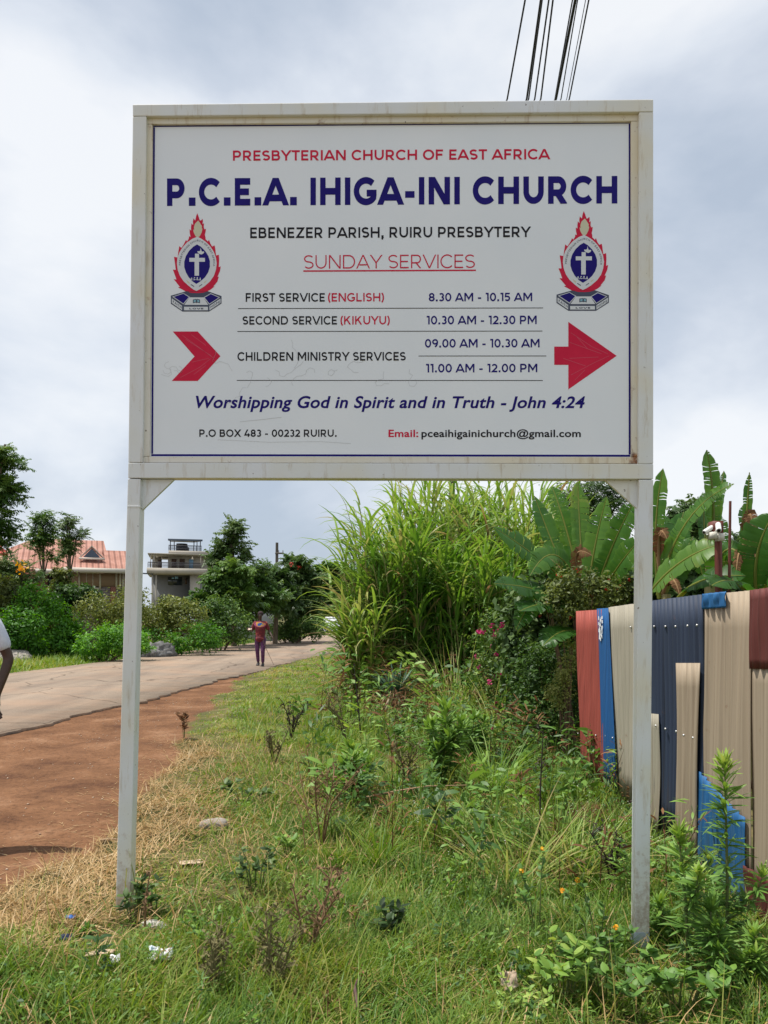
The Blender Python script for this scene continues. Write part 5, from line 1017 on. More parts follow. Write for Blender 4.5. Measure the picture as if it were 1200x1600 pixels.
# ------------------------------------------------------------------ stones, litter and dry heaps
STONE = mat('grey_stone', (.26, .22, .19), .9, (.38, .34, .30), 12, bump=.6, bscale=30)
def rock(name, label, px, d, sx, sy, sz, m, seed, cat='stone', sink=.25, rot=0., rough=.03):
    bm = bmesh.new(); bmesh.ops.create_icosphere(bm, subdivisions=4, radius=1); r_ = np.random.default_rng(seed); k = r_.normal(size=(7, 3)) * 1.6; ph = r_.uniform(0, 6.28, 7)
    for v in bm.verts:
        c = np.array(v.co); f = 1 + .10 * np.sin(k @ c + ph).sum() * .6 + rough * (.5 * math.sin(k[0] @ c * 5 + ph[1]) * math.sin(k[1] @ c * 6) + .5 * math.sin(k[2] @ c * 13) + .4 * r_.normal()); v.co = Vector((c[0] * sx * f, c[1] * sy * f, max(-.5, c[2] * f) * sz))
    me = bpy.data.meshes.new(name); bm.to_mesh(me); bm.free(); me.materials.append(m)
    for p in me.polygons: p.use_smooth = True
    o = bpy.data.objects.new(name, me); COL.objects.link(o); o.location = gp(px, d) + Vector((0, 0, sz * sink)); o.rotation_euler = (0, 0, rot)
    return tag(o, label, cat)
rock('stone', 'flat brownish stone lying in the grass left of the middle', 336, 5.75, .105, .06, .05, STONE, 3, rot=.3)
CONC = mat('broken_concrete', (.42, .40, .36), .9, (.52, .50, .45), 14, bump=.5)
rock('concrete_chunk', 'pale broken concrete lump right of the left post foot', 247, 3.9, .075, .03, .03, CONC, 5, 'concrete')
rock('gravel_heap', 'low grey gravel heap at the far left road edge', 18, 25, .75, .5, .42, mat('gravel_grey', (.18, .16, .14), .95, (.40, .36, .31), 16, bump=1, bscale=12), 6, 'gravel heap', .1, rough=.06)
rock('rubble_heap', 'grey rubble heap in the weeds beyond the road', 242, 28.2, .62, .4, .45, mat('rubble_grey', (.06, .06, .06), .9, (.24, .235, .23), 3.5, bump=1, bscale=6), 8, 'rubble heap', .2, rough=.2)
g = Geo(); r_ = np.random.default_rng(5); n = 5200; a = r_.uniform(0, 6.28, n); q = np.sqrt(r_.uniform(0, 1, n))
hx, hy = q * np.cos(a) * .30, q * np.sin(a) * .30; blades(g, np.stack([hx, hy, .11 * (1 - q ** 2)], -1), r_.uniform(0, 6.28, n), r_.uniform(.5, 1.6, n), r_.uniform(.2, 1, n), r_.uniform(.05, .13, n), .004, 3, prof_blade, r_.uniform(.0, .55, n))
o = g.build('hay_heap', G_DEAD); o.location = gp(925, 6.5); tag(o, 'heap of brown cut dry grass below the grey sheet', 'hay heap')
def crumple(name, label, px, d, sx, sy, sz, m, seed, cat='litter', rot=0., tilt=.3, n=9, lift=.03):
    r_ = np.random.default_rng(seed); g = Geo(); u, v = np.meshgrid(np.linspace(-1, 1, n), np.linspace(-1, 1, n)); z = .5 * np.sin(u * 2.6 + seed) * np.cos(v * 2.2) + r_.normal(size=u.shape) * .28
    pts = np.stack([u * sx + r_.normal(size=u.shape) * sx * .08, v * sy + r_.normal(size=u.shape) * sy * .08, z * sz], -1); i = np.arange(n * n).reshape(n, n)
    g.add(pts, np.stack([i[:-1, :-1], i[:-1, 1:], i[1:, 1:], i[1:, :-1]], -1).reshape(-1, 4), r_.uniform(0, 1, n * n))
    o = g.build(name, m); o.location = gp(px, d) + Vector((0, 0, lift)); o.rotation_euler = (tilt, 0, rot); md = o.modifiers.new('thickness', 'SOLIDIFY'); md.thickness = .001
    return tag(o, label, cat)
def wrapmat():
    m, t, b, o = newmat('printed_wrapper'); l = t.links.new; co = N(t, 'ShaderNodeTexCoord'); n = N(t, 'ShaderNodeTexNoise', inp={'Scale': 22.0, 'Detail': 2.0}); l(co.outputs['Object'], n.inputs[0])
    r = ramp(t, [(.36, (.40, .05, .06)), (.42, (.75, .76, .78)), (.60, (.70, .74, .80)), (.68, (.30, .45, .65))]); l(n.outputs[0], r.inputs[0]); l(r.outputs[0], b.inputs['Base Color']); b.inputs['Roughness'].default_value = .35; return m
WR = wrapmat(); CLEAN = mat('white_plastic', (.75, .76, .78), .4); BLUEP = mat('blue_plastic', (.04, .14, .42), .4); NAVYP = mat('dark_blue_cloth', (.012, .02, .06), .8); CARD = mat('brown_card', (.45, .34, .22), .9, (.55, .43, .3), 9); DRYL = mat('dry_leaf_pale', (.42, .31, .22), .8, (.55, .44, .33), 12)
crumple('wrapper', 'crumpled white and red printed wrapper in the grass at lower left', 254, 3.5, .055, .03, .03, WR, 1, tilt=.7, lift=.06)
crumple('plastic_scrap', 'small white plastic scrap left of the printed wrapper', 183, 3.44, .022, .02, .015, CLEAN, 2, tilt=.6, lift=.05)
crumple('plastic_scrap', 'small bright blue plastic scrap on the straw', 113, 3.93, .022, .012, .01, BLUEP, 3, tilt=.4, lift=.03)
crumple('cloth_scrap', 'dark navy cloth scrap in the grass at far lower left', 108, 3.62, .026, .018, .016, NAVYP, 4, lift=.04)
crumple('card_scrap', 'flat tan cardboard strip in the grass', 160, 3.48, .06, .012, .006, CARD, 5, rot=.35, lift=.05)
crumple('dry_leaf', 'large pale dry leaf standing left of the right post foot', 800, 3.42, .036, .036, .022, DRYL, 6, 'leaf', .4, 1.1, lift=.10)
crumple('dry_leaf', 'orange brown dry leaf in the middle of the lower grass', 478, 3.85, .05, .02, .012, G_DEAD, 7, 'leaf', .1, .4, lift=.05)
crumple('dry_leaf', 'small orange curled leaf above the dark dying weed', 452, 4.35, .03, .016, .014, G_DEAD, 8, 'leaf', .5, .5, lift=.05)
crumple('card_scrap', 'pale sun-bleached cardboard piece on the straw', 300, 4.9, .07, .03, .006, CARD, 9, rot=.2, tilt=.1, lift=.02)
g = Geo(); tube(g, [(-.07, 0, .012), (0, .005, .016), (.07, .0, .013)], [.009, .011, .010], 8); o = g.build('cut_stick', mat('cut_wood', (.33, .22, .13), .8)); o.location = gp(174, 5.45) + Vector((0, 0, .008)); o.rotation_euler = (0, 0, .1); tag(o, 'short cut brown stick on the bare soil left of the post', 'stick')
g = Geo(); tube(g, [(-.10, 0, .01), (0, .02, .02), (.12, .0, .02)], [.004, .005, .003], 6); o = g.build('fallen_twig', TWIG); o.location = gp(152, 4.95); o.rotation_euler = (0, 0, .35); tag(o, 'thin dark twig lying on the soil left of the post', 'twig')
g = Geo(); tube(g, [(0, 0, .02), (.02, -.06, .09), (.0, -.2, .12), (.02, -.34, .1)], [.004, .007, .008, .006], 6); o = g.build('fallen_branch', mat('purple_twig', (.10, .055, .05), .8)); o.location = gp(560, 3.45); tag(o, 'dark reddish fallen branch in the grass at the bottom edge', 'branch')
g = Geo(); b = gp(480, 5.4); 
for pts in (((0, 0, 0), (-.02, 0, .22), (-.10, .02, .42)), ((-.02, 0, .2), (.05, 0, .3), (-.14, 0, .36)), ((.1, 0, 0), (.02, 0, .25), (-.06, 0, .62)), ((.02, 0, .3), (-.08, 0, .45), (-.2, 0, .5))): tube(g, pts, [.005, .004, .0025], 5)
o = g.build('dry_twigs', mat('orange_twig', (.34, .20, .10), .85)); o.location = b; tag(o, 'forked orange brown dry twigs standing in the left middle grass', 'twigs')
g = Geo(); tube(g, [(-.33, 0, .22), (-.1, 0, .27), (.15, 0, .31), (.5, .1, .30)], [.008, .006, .005, .003], 6); o = g.build('leaning_cane', mat('pale_cane', (.40, .26, .15), .8)); o.location = gp(640, 6.3); tag(o, 'thin tan cane lying across the middle weed clumps', 'stick')

# pebbles and chaff on the bare soil
g = Geo(); n = 700; y = rng.uniform(4.2, 15, n); x = near_edge(y) + .3 + rng.uniform(0, 1, n) * (edge(y) - near_edge(y) - .3); s = .003 + .009 * rng.random(n) ** 2.5
o_ = np.array([(1, 0, 0), (0, 1, 0), (-1, 0, 0), (0, -1, 0), (0, 0, .8), (0, 0, -.6)]); pb = np.stack([x, y, gz(x, y) + s * .3], -1)
vv = pb[:, None] + o_[None] * s[:, None, None] * rng.uniform(.7, 1.4, (n, 6, 1)); i = np.arange(n * 6).reshape(n, 6)
g.add(vv, np.concatenate([i[:, f] for f in ([0, 1, 4], [1, 2, 4], [2, 3, 4], [3, 0, 4], [1, 0, 5], [2, 1, 5], [3, 2, 5], [0, 3, 5])]))
tag(g.build('pebbles', mat('pebble', (.32, .20, .13), .95, (.5, .38, .28), 3)), kind='stuff')

# ------------------------------------------------------------------ grass (nobody could count it)
def scatter(y0, y1, dens, pad=.5):
    w = lambda y: .50 * y + pad
    area = (w(y0) + w(y1)) * (y1 - y0); n = int(area * dens); y = np.sqrt(rng.uniform(y0 ** 2, y1 ** 2, n)); x = rng.uniform(-1, 1, n) * w(y)
    return x, y
FENCE_LIM = lambda y: np.where(y < 8.6, 2.0, 9 + (y - 8.6))
straw_w = lambda x, y: np.clip(1 - (x - edge(y)) / (.55 + .45 * onoise(x, y, 2.2, 21) + .35 * np.exp(-((y - 6.5) / 2.2) ** 2)), 0, 1) * np.clip((10.4 - y) / 1.6, 0, 1)
def mow(x, y):                                    # height of the sward, metres
    near = np.clip((5.2 - y) / 2.0, 0, 1)
    h = .085 + .05 * near + .055 * np.clip(onoise(x, y, 1.7, 22), -.9, 1.4) * (.6 + .4 * near) + .05 * np.clip(onoise(x, y, 5, 23), 0, 1)
    h = h + .07 * np.clip((x - .2) / 1.2, 0, 1) * np.clip((y - 3) / 3, .3, 1) + .05 * np.clip((y - 6) / 6, 0, 1) * np.clip((x + .2) / 1.0, 0, 1)
    e = np.clip((x - edge(y)) / .8, 0, 1)
    h = h * (1 - .45 * np.clip((-.4 - x) / .6, 0, 1) * np.clip((y - 3.4) / .5, 0, 1))
    for fx, fy in ((-1.30, 3.98), (1.28, 3.93)): h = h * (1 - .75 * np.exp(-((x - fx) / .22) ** 2 - ((y - fy + .22) / .34) ** 2))
    return np.clip(h, .015, .4) * (.35 + .65 * e)
g = Geo(); gs_ = Geo()
def grass_band(y0, y1, dens, wd, seg, hs=1.0):
    x, y = scatter(y0, y1, dens); e = edge(y)
    keep = (x > e - .03) & (x < FENCE_LIM(y)); keep &= rng.random(len(x)) < np.clip(.35 + (x - e) * 1.3, 0, 1)
    patch = onoise(x, y, 6.0, 31); keep &= rng.random(len(x)) < np.clip(.80 + .45 * patch, .22, 1)
    x, y = x[keep], y[keep]; sw = straw_w(x, y); st = rng.random(len(x)) < sw * .95
    n = len(x); z = gz(x, y); h = mow(x, y) * hs * rng.uniform(.45, 1.25, n); fx = onoise(x, y, 2.5, 32) * 2 + onoise(x, y, 9, 36) * 1.5
    az = fx + rng.normal(size=n) * 1.3
    tn = .36 + .10 * onoise(x, y, 1.3, 33) + .12 * onoise(x, y, 7, 34) + rng.normal(size=n) * .09 + .22 * (rng.random(n) < .10) + .12 * np.clip(1 - (x - edge(y)) / 1.3, 0, 1)
    tn = np.clip(tn + .10 * np.clip((y - 7) / 5, 0, 1), 0, 1); G_ = ~st
    blades(g, np.stack([x, y, z - .01], -1)[G_], az[G_], rng.uniform(.1, .9, n)[G_], rng.uniform(.3, 1.5, n)[G_], h[G_] * 1.25, wd * rng.uniform(.6, 1.3, n)[G_], seg, prof_blade, tn[G_], rng.normal(size=n)[G_] * .4, 0, .10)
    k = int(st.sum())
    blades(gs_, np.stack([x, y, z + rng.uniform(0, .03, n)], -1)[st], az[st] + rng.normal(size=k), rng.uniform(.8, 1.7, k), rng.uniform(-.3, .6, k), rng.uniform(.05, .16, k), wd * .8, 2, prof_blade, np.clip(.5 + .2 * onoise(x[st], y[st], 3, 35) + rng.normal(size=k) * .2, 0, 1), rng.normal(size=k) * .4)
grass_band(2.6, 4.2, 7800, .0058, 3); grass_band(4.2, 6.5, 5200, .0070, 3, 1.1); grass_band(6.5, 11, 2600, .0095, 3, 1.25); grass_band(11, 18, 1000, .015, 2, 1.5); grass_band(18, 30, 330, .03, 2, 1.4)
# some dry litter through all of the green sward
x, y = scatter(2.6, 9, 420); k = (x > edge(y)) & (x < FENCE_LIM(y)); x, y = x[k], y[k]; n = len(x)
blades(gs_, np.stack([x, y, gz(x, y) + rng.uniform(.01, .07, n)], -1), rng.uniform(0, 6.28, n), rng.uniform(.5, 1.7, n), rng.uniform(-.3, .8, n), rng.uniform(.06, .22, n), .0045, 3, prof_blade, rng.uniform(.1, .8, n))
# loose chaff blown over the soil
x, y = scatter(3.4, 10, 260, 0); k = (x < edge(y) + .1) & (x > edge(y) - .75 * rng.random(len(x)) ** 2 - .0); x, y = x[k], y[k]; n = len(x)
blades(gs_, np.stack([x, y, gz(x, y) + .006], -1), rng.uniform(0, 6.28, n), rng.uniform(1.4, 1.6, n), 0, rng.uniform(.03, .12, n), .004, 2, prof_blade, rng.uniform(.2, 1, n))
# sparse taller seed stalks and arching long blades
x, y = scatter(2.8, 13, 40); k = (x > edge(y) + .7) & (x < FENCE_LIM(y)); x, y = x[k], y[k]; n = len(x)
blades(g, np.stack([x, y, gz(x, y)], -1), rng.uniform(0, 6.28, n), rng.uniform(.0, .5, n), rng.uniform(.1, 1.1, n), rng.uniform(.18, .48, n), .0034 + .0006 * y, 5, prof_blade, rng.uniform(.35, .85, n), rng.normal(size=n) * .3)
# taller rank clumps inside the sward
for y0, y1, dn in ((2.7, 4.6, 5.0), (4.6, 8, 3.6), (8, 13.5, 2.0)):
    x, y = scatter(y0, y1, dn); k = (x > edge(y) + .7 + .5 * (y > 4.6)) & (x < FENCE_LIM(y)); x, y = x[k], y[k]
    for cx, cy in zip(x, y):
        if min(math.hypot(cx + 1.3, cy - 3.8), math.hypot(cx - 1.28, cy - 3.75)) < .42: continue
        m_ = int(rng.integers(26, 70)); a = rng.uniform(0, 6.28, m_); q = rng.uniform(.02, .12) * np.sqrt(rng.random(m_)); hh = rng.uniform(.16, .36) * (1.3 if cy > 5 and cx > -.6 else .8)
        xx, yy2 = cx + q * np.cos(a), cy + q * np.sin(a); blades(g, np.stack([xx, yy2, gz(xx, yy2) - .01], -1), a + rng.normal(size=m_) * .6, rng.uniform(.05, .7, m_), rng.uniform(.2, 1.5, m_), hh * rng.uniform(.5, 1.2, m_), .0045 + .0007 * cy, 4, prof_blade, np.clip(rng.uniform(.22, .58) + rng.normal(size=m_) * .07, 0, 1), rng.normal(size=m_) * .3, 0, .1)
# far verge beyond the road
y = rng.uniform(14, 60, 42000) ; x = far_edge(y) + .12 - rng.uniform(0, 1, len(y)) ** 1.4 * 5; k = np.abs(x) < .55 * y + 1; x, y = x[k], y[k]; n = len(x)
blades(g, np.stack([x, y, x * 0 - .02], -1), rng.uniform(0, 6.28, n), rng.uniform(.1, .8, n), rng.uniform(.3, 1.2, n), rng.uniform(.12, .36, n) * np.clip((far_edge(y) - x) / .8 + .4, .4, 1.2), .035, 2, prof_blade, np.clip(.42 + .15 * onoise(x, y, .8, 41) + rng.normal(size=n) * .1, 0, 1))
tag(g.build('grass', G_GRASS), kind='stuff'); tag(gs_.build('dry_straw', G_STRAW), kind='stuff')
# rank mixed weeds tangled through the middle of the verge
g = Geo(); gs_ = Geo()
def rank(y0, y1, dens, hs, mask):
    x, y = scatter(y0, y1, dens, .3); k = (x < FENCE_LIM(y)) & (rng.random(len(x)) < mask(x, y)); x, y = x[k], y[k]
    for cx, cy in zip(x, y):
        if min(math.hypot(cx + 1.3, cy - 3.8), math.hypot(cx - 1.28, cy - 3.75)) < .36: continue
        h = hs * rng.uniform(.4, 1.15); cz = float(gz(cx, cy)); lx, ly = rng.normal() * .16 * h, rng.normal() * .16 * h; tp = np.array([cx + lx, cy + ly, cz + h]); md = np.array([cx + lx * .2, cy + ly * .2, cz + h * .55]); b0 = np.array([cx, cy, cz - .02])
        dry_ = rng.random() < .3; tube(gs_ if dry_ else g, [b0, md, tp], [.0028 + .0003 * cy, .0022 + .0003 * cy, .0012], 3, .7 if not dry_ else .2, cap=False)
        m_ = int(rng.integers(16, 40)); f = rng.uniform(.12, 1.0, m_); pp = (1 - f)[:, None] ** 2 * b0 + 2 * (f * (1 - f))[:, None] * md + f[:, None] ** 2 * tp; L2 = h * rng.uniform(.12, .26); br = rng.uniform(0, .3) * h * (1 - .6 * f); aa = rng.uniform(0, 6.28, m_)
        pp = pp + np.stack([br * np.cos(aa), br * np.sin(aa), br * .4], -1)
        blades(gs_ if dry_ else g, pp, aa, rng.uniform(.6, 1.6, m_), rng.uniform(.1, 1.0, m_), L2 * rng.uniform(.5, 1.2, m_), L2 * (rng.choice([.16, .24, .42]) if not dry_ else .13), 3, prof_lance, np.clip((rng.uniform(.05, .8) if not dry_ else rng.uniform(0, .5)) + rng.normal(size=m_) * .07, 0, 1), rng.normal(size=m_) * .5)
mid = lambda x, y: np.clip((x - edge(y) - 1.0) / .8, 0, 1) * np.clip(.45 + .9 * onoise(x, y, 1.9, 71), .08, 1)
rank(2.75, 4.4, 30, .22, lambda x, y: mid(x, y) * (.45 + .55 * (x > .3))); rank(4.4, 7, 32, .50, lambda x, y: mid(x, y) * np.clip(.7 + x * .6, .3, 1)); rank(7, 10.5, 26, .66, lambda x, y: mid(x, y) * np.clip(.9 + x * .8, .1, 1)); rank(10.5, 15, 15, .95, lambda x, y: mid(x, y) * np.clip((x + 1.3) / 1.0, .05, 1))
tag(g.build('rank_weeds', G_WEED), kind='stuff'); tag(gs_.build('withered_weeds', G_DEAD), kind='stuff')
# clover-like ground cover and tiny white weed flowers
g = Geo(); x, y = scatter(2.7, 7.5, 900); k = (x > edge(y) + .25) & (x < FENCE_LIM(y)); k &= rng.random(len(x)) < np.clip(.15 + 1.0 * onoise(x, y, 3.1, 51) + .2 * (x > 0), 0, 1); x, y = x[k], y[k]; n = len(x)
nr = rng.normal(size=(n, 3)) * .45 + (0, 0, 1); leaves(g, np.stack([x, y, gz(x, y) + mow(x, y) * rng.uniform(.3, .95, n)], -1), nr, rng.uniform(.012, .034, n), .6, np.clip(.5 + rng.normal(size=n) * .2, 0, 1))
tag(g.build('ground_cover', G_WEED), kind='stuff')
g = Geo(); x, y = scatter(3.6, 8, 40); k = (x > .2) & (x < FENCE_LIM(y)); k &= onoise(x, y, 2.0, 61) > -.1; x, y = x[k], y[k]; n = len(x)
for j in range(3): leaves(g, np.stack([x + rng.normal(size=n) * .012, y + rng.normal(size=n) * .012, gz(x, y) + mow(x, y) * 1.05 + rng.uniform(0, .05, n)], -1), rng.normal(size=(n, 3)) * .3 + (0, 0, 1), .009, .9, rng.uniform(0, 1, n))
tag(g.build('tiny_white_flowers', G_WHITEFL), kind='stuff')

# ------------------------------------------------------------------ far houses
TILE = None
def tilemat():
    m, t, b, o = newmat('terracotta_tiles'); l = t.links.new; co = N(t, 'ShaderNodeTexCoord'); mp = N(t, 'ShaderNodeMapping', inp={'Scale': (1, 1, 1)}); l(co.outputs['Object'], mp.inputs[0])
    n = N(t, 'ShaderNodeTexNoise', inp={'Scale': 1.2, 'Detail': 6.0}); l(mp.outputs[0], n.inputs[0]); r = ramp(t, [(.3, (.30, .125, .085)), (.5, (.38, .175, .125)), (.7, (.46, .235, .18))]); l(n.outputs[0], r.inputs[0]); l(r.outputs[0], b.inputs['Base Color'])
    w = N(t, 'ShaderNodeTexWave', wave_type='BANDS', bands_direction='X', inp={'Scale': 1.1}); l(mp.outputs[0], w.inputs[0]); w2 = N(t, 'ShaderNodeTexWave', wave_type='BANDS', bands_direction='Z', wave_profile='SAW', inp={'Scale': 1.0}); l(mp.outputs[0], w2.inputs[0])
    ad = N(t, 'ShaderNodeMath', operation='ADD'); l(w.outputs['Fac'], ad.inputs[0]); l(w2.outputs['Fac'], ad.inputs[1]); bp = N(t, 'ShaderNodeBump', inp={'Strength': 1.0, 'Distance': .08}); l(ad.outputs[0], bp.inputs['Height']); l(bp.outputs[0], b.inputs['Normal']); b.inputs['Roughness'].default_value = .75
    return m
TILE = tilemat()
def stonemat():
    m, t, b, o = newmat('grey_stone_blocks'); l = t.links.new; co = N(t, 'ShaderNodeTexCoord'); sx = N(t, 'ShaderNodeSeparateXYZ'); l(co.outputs['Object'], sx.inputs[0]); cb = N(t, 'ShaderNodeCombineXYZ'); l(sx.outputs['X'], cb.inputs[0]); l(sx.outputs['Z'], cb.inputs[1])
    br = N(t, 'ShaderNodeTexBrick', inp={'Color1': (.26, .22, .19, 1), 'Color2': (.34, .29, .25, 1), 'Mortar': (.12, .10, .09, 1), 'Scale': 2.0, 'Mortar Size': .03}); l(cb.outputs[0], br.inputs[0]); l(br.outputs[0], b.inputs['Base Color']); b.inputs['Roughness'].default_value = .9; return m
STONEW = stonemat(); REDW = mat('red_brown_wall', (.26, .10, .07), .85, (.32, .14, .10), 2); BANDW = mat('tan_wall_band', (.30, .20, .13), .85); FASC = mat('cream_fascia', (.62, .56, .48), .6); CREAMF = mat('cream_frame', (.55, .50, .38), .6); GLASS = mat('dark_glass', (.02, .03, .04), .08, spec=.8)
def poly(g, vs, m=0): g.add(vs, [tuple(range(len(vs)))], .5, m)
hb = Vector((X(128, 41), 41, 0)); house = thing('tiled_house', 'single storey stone house with terracotta tiled roof beyond the road', 'house', hb, math.atan((PX - 128) / F))
sx_ = lambda px, d=41: (X(px, 41) - hb.x) * d / 41
zz = lambda py, d=41: CAMH + (PY - py) / F * d
ez = zz(892)
g = Geo(); box(g, (sx_(-40), 1.2, 0), (sx_(100), 9, ez), m=0); g.build('wall', REDW, house)
g = Geo(); box(g, (sx_(106), 0, 0), (sx_(196), 8, ez - .9)); g.build('stone_wall', STONEW, house)
g = Geo(); box(g, (sx_(105), -.06, ez - .89), (sx_(196.5), 8.05, ez)); g.build('wall_band', BANDW, house)
for a, c in ((104, 110), (170, 178)):
    g = Geo(); box(g, (sx_(a), -.12, 0), (sx_(c), .3, ez - .9)); g.build('pillar', REDW, house)
def window(x0, x1, y0, y1, parent, dep=-.1, bars=2):
    g = Geo(); w = .09; a, c, z0, z1 = sx_(x0), sx_(x1), zz(y1), zz(y0)
    box(g, (a - w, dep, z0 - w), (a, .05, z1 + w)); box(g, (c, dep, z0 - w), (c + w, .05, z1 + w)); box(g, (a, dep, z0 - w), (c, .05, z0)); box(g, (a, dep, z1), (c, .05, z1 + w))
    for k in range(1, bars): q = a + (c - a) * k / bars; box(g, (q - .02, dep + .03, z0), (q + .02, .02, z1))
    f = g.build('window', CREAMF, parent); g = Geo(); box(g, (a, -.045, z0), (c, -.03, z1)); g.build('pane', GLASS, f)
window(125, 153, 899, 921, house, bars=3); window(180, 183, 898, 920, house, bars=1); window(190, 196, 897, 930, house, bars=1)
g = Geo(); box(g, (sx_(78), 1.08, zz(921)), (sx_(84), 1.14, zz(900))); g.build('window', GLASS, house)
# roofs: main gabled roof with hip to the front, lower right wing
def slab(g, vs, th=.12):
    n = len(vs); g.add(list(vs) + [(x, y, z - th) for x, y, z in vs], [tuple(range(n))], .5); g.add(list(vs) + [(x, y, z - th) for x, y, z in vs], [tuple(range(2 * n - 1, n - 1, -1))], .5)
    g.add(list(vs) + [(x, y, z - th) for x, y, z in vs], [(i, i + n, (i + 1) % n + n, (i + 1) % n) for i in range(n)], .5)
g = Geo(); rz = zz(848, 46); yr = 5.0
slab(g, [(sx_(-45), .6, ez - .05), (sx_(172), .6, ez - .05), (sx_(159, 46), yr, rz), (sx_(60, 46), yr, rz)]); slab(g, [(sx_(172), 9.4, ez - .05), (sx_(-45), 9.4, ez - .05), (sx_(60, 46), yr, rz), (sx_(159, 46), yr, rz)])
slab(g, [(sx_(-45), 9.4, ez - .05), (sx_(-45), .6, ez - .05), (sx_(60, 46), yr, rz)])
rf = g.build('roof', TILE, house)
g = Geo(); poly(g, [(sx_(159, 46) + .02, yr - 1.2, rz - 1.3), (sx_(159, 46) + .02, yr + 1.2, rz - 1.3), (sx_(159, 46) + .02, yr, rz - .1)]); g.build('gable', REDW, rf)
ap = (sx_(146, 43), 2.6, zz(860, 43)); e1, e2 = (sx_(101), -.7, ez), (sx_(189), -.7, ez)
g = Geo(); slab(g, [e1, e2, ap]); slab(g, [(sx_(101), 5.5, ez), e1, ap, (ap[0], 5.5, ap[2])]); g.build('roof_wing', TILE, house)
ap2 = zz(861.5, 43.6); g = Geo(); slab(g, [(sx_(166), -.66, ez - .02), (sx_(204), -.66, ez - .02), (sx_(200, 44), 3.0, ap2), (sx_(158, 44), 3.0, ap2)]); slab(g, [(sx_(204), 7, ez - .02), (sx_(166), 7, ez - .02), (sx_(158, 44), 3.0, ap2), (sx_(200, 44), 3.0, ap2)]); g.build('roof_wing', TILE, house)
g = Geo(); box(g, (sx_(60), .52, ez - .26), (sx_(101), .6, ez - .02)); box(g, (sx_(100), -.78, ez - .22), (sx_(204), -.70, ez + .02)); g.build('fascia', FASC, house)
g = Geo(); cx, cz = sx_(142, 41), zz(873.2); y_ = .25; slab(g, [(cx - .65, y_, cz - .06), (cx, y_, cz + .62), (cx, y_ + 1.6, cz + .62)], .06); slab(g, [(cx, y_, cz + .62), (cx + .65, y_, cz - .06), (cx, y_ + 1.6, cz + .62)], .06)
box(g, (cx - .62, y_ - .02, cz - .12), (cx + .62, y_ + .1, cz - .02)); dm = g.build('dormer', FASC, rf)
g = Geo(); poly(g, [(cx - .42, y_ - .03, cz), (cx + .42, y_ - .03, cz), (cx, y_ - .03, cz + .46)]); g.build('dormer_pane', mat('blue_glass', (.06, .09, .13), .1), rf)
# small red-roofed house at the left edge
hb2 = Vector((X(-14, 36), 36, 0)); h2 = thing('red_roofed_house', 'house corner with a steep red roof at the left edge behind the trees', 'house', hb2, math.atan((PX + 14) / F)); k = 36 / F
g = Geo(); box(g, (-2.5, .4, 0), (.55, 5, CAMH + (PY - 888) * k)); g.build('wall', mat('grey_wall', (.30, .29, .28), .8), h2)
g = Geo(); zt = CAMH + (PY - 838) * k; ze = CAMH + (PY - 868) * k; slab(g, [(-2.8, 0, ze), (.68, 0, ze), (.1, 2.6, zt), (-2.2, 2.6, zt)]); slab(g, [(.68, 0, ze), (.68, 5.4, ze), (.1, 2.6, zt)]); g.build('roof', mat('bright_red_roof', (.42, .05, .03), .7), h2)
g = Geo(); box(g, (.46, .1, 0), (.62, .26, ze)); g.build('porch_post', mat('post_grey', (.25, .24, .24), .8), h2)

# tall apartment building
D = 110; tb = Vector((X(284, D), D, 0)); apt = thing('apartment_building', 'unfinished looking grey multi-storey building with balconies and a rooftop water tank', 'building', tb, math.atan((PX - 284) / F)); sxa = lambda px: X(px, D) - tb.x; zza = lambda py: CAMH + (PY - py) / F * D
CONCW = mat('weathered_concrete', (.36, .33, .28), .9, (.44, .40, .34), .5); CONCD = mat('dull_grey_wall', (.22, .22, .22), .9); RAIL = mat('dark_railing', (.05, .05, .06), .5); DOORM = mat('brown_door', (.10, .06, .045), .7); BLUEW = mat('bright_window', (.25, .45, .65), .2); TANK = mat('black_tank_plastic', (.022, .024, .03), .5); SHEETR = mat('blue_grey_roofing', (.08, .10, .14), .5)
g = Geo(); box(g, (sxa(262), 3, zza(891)), (sxa(338), 12, zza(868))); box(g, (sxa(237), 6, zza(891)), (sxa(251), 9, zza(868))); g.build('upper_wall', CONCW, apt)
g = Geo(); box(g, (sxa(231), 0, zza(899)), (sxa(336), 12, zza(890.2))); box(g, (sxa(232), .5, zza(868.4)), (sxa(330), 12, zza(866.8))); box(g, (sxa(263), 2, zza(867)), (sxa(326), 12, zza(861))); g.build('slab', CONCW, apt)
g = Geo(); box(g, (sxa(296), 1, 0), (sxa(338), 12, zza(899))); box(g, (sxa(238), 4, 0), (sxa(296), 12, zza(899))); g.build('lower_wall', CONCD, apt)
g = Geo(); box(g, (sxa(296.5), .9, 0), (sxa(312), 1, zza(899))); g.build('pier', CONCW, apt)
for a in (238, 243.5):
    g = Geo(); box(g, (sxa(a), .6, 0), (sxa(a + 2.6), 1.0, zza(899))); g.build('column', CONCW, apt)
for a in (236, 241, 312):
    g = Geo(); box(g, (sxa(a), .6, zza(890)), (sxa(a + 1), .8, zza(868.5))); g.build('column', CONCW, apt)
for a, c, m_, nm in ((267.5, 275, DOORM, 'door'), (280, 288, DOORM, 'door'), (295, 301.5, BLUEW, 'window'), (246, 251, DOORM, 'door')):
    g = Geo(); yb = 2.9 if nm == 'window' or a > 260 else 5.9; box(g, (sxa(a), yb, zza(888)), (sxa(c), yb + .08, zza(873.5))); g.build(nm, m_, apt)
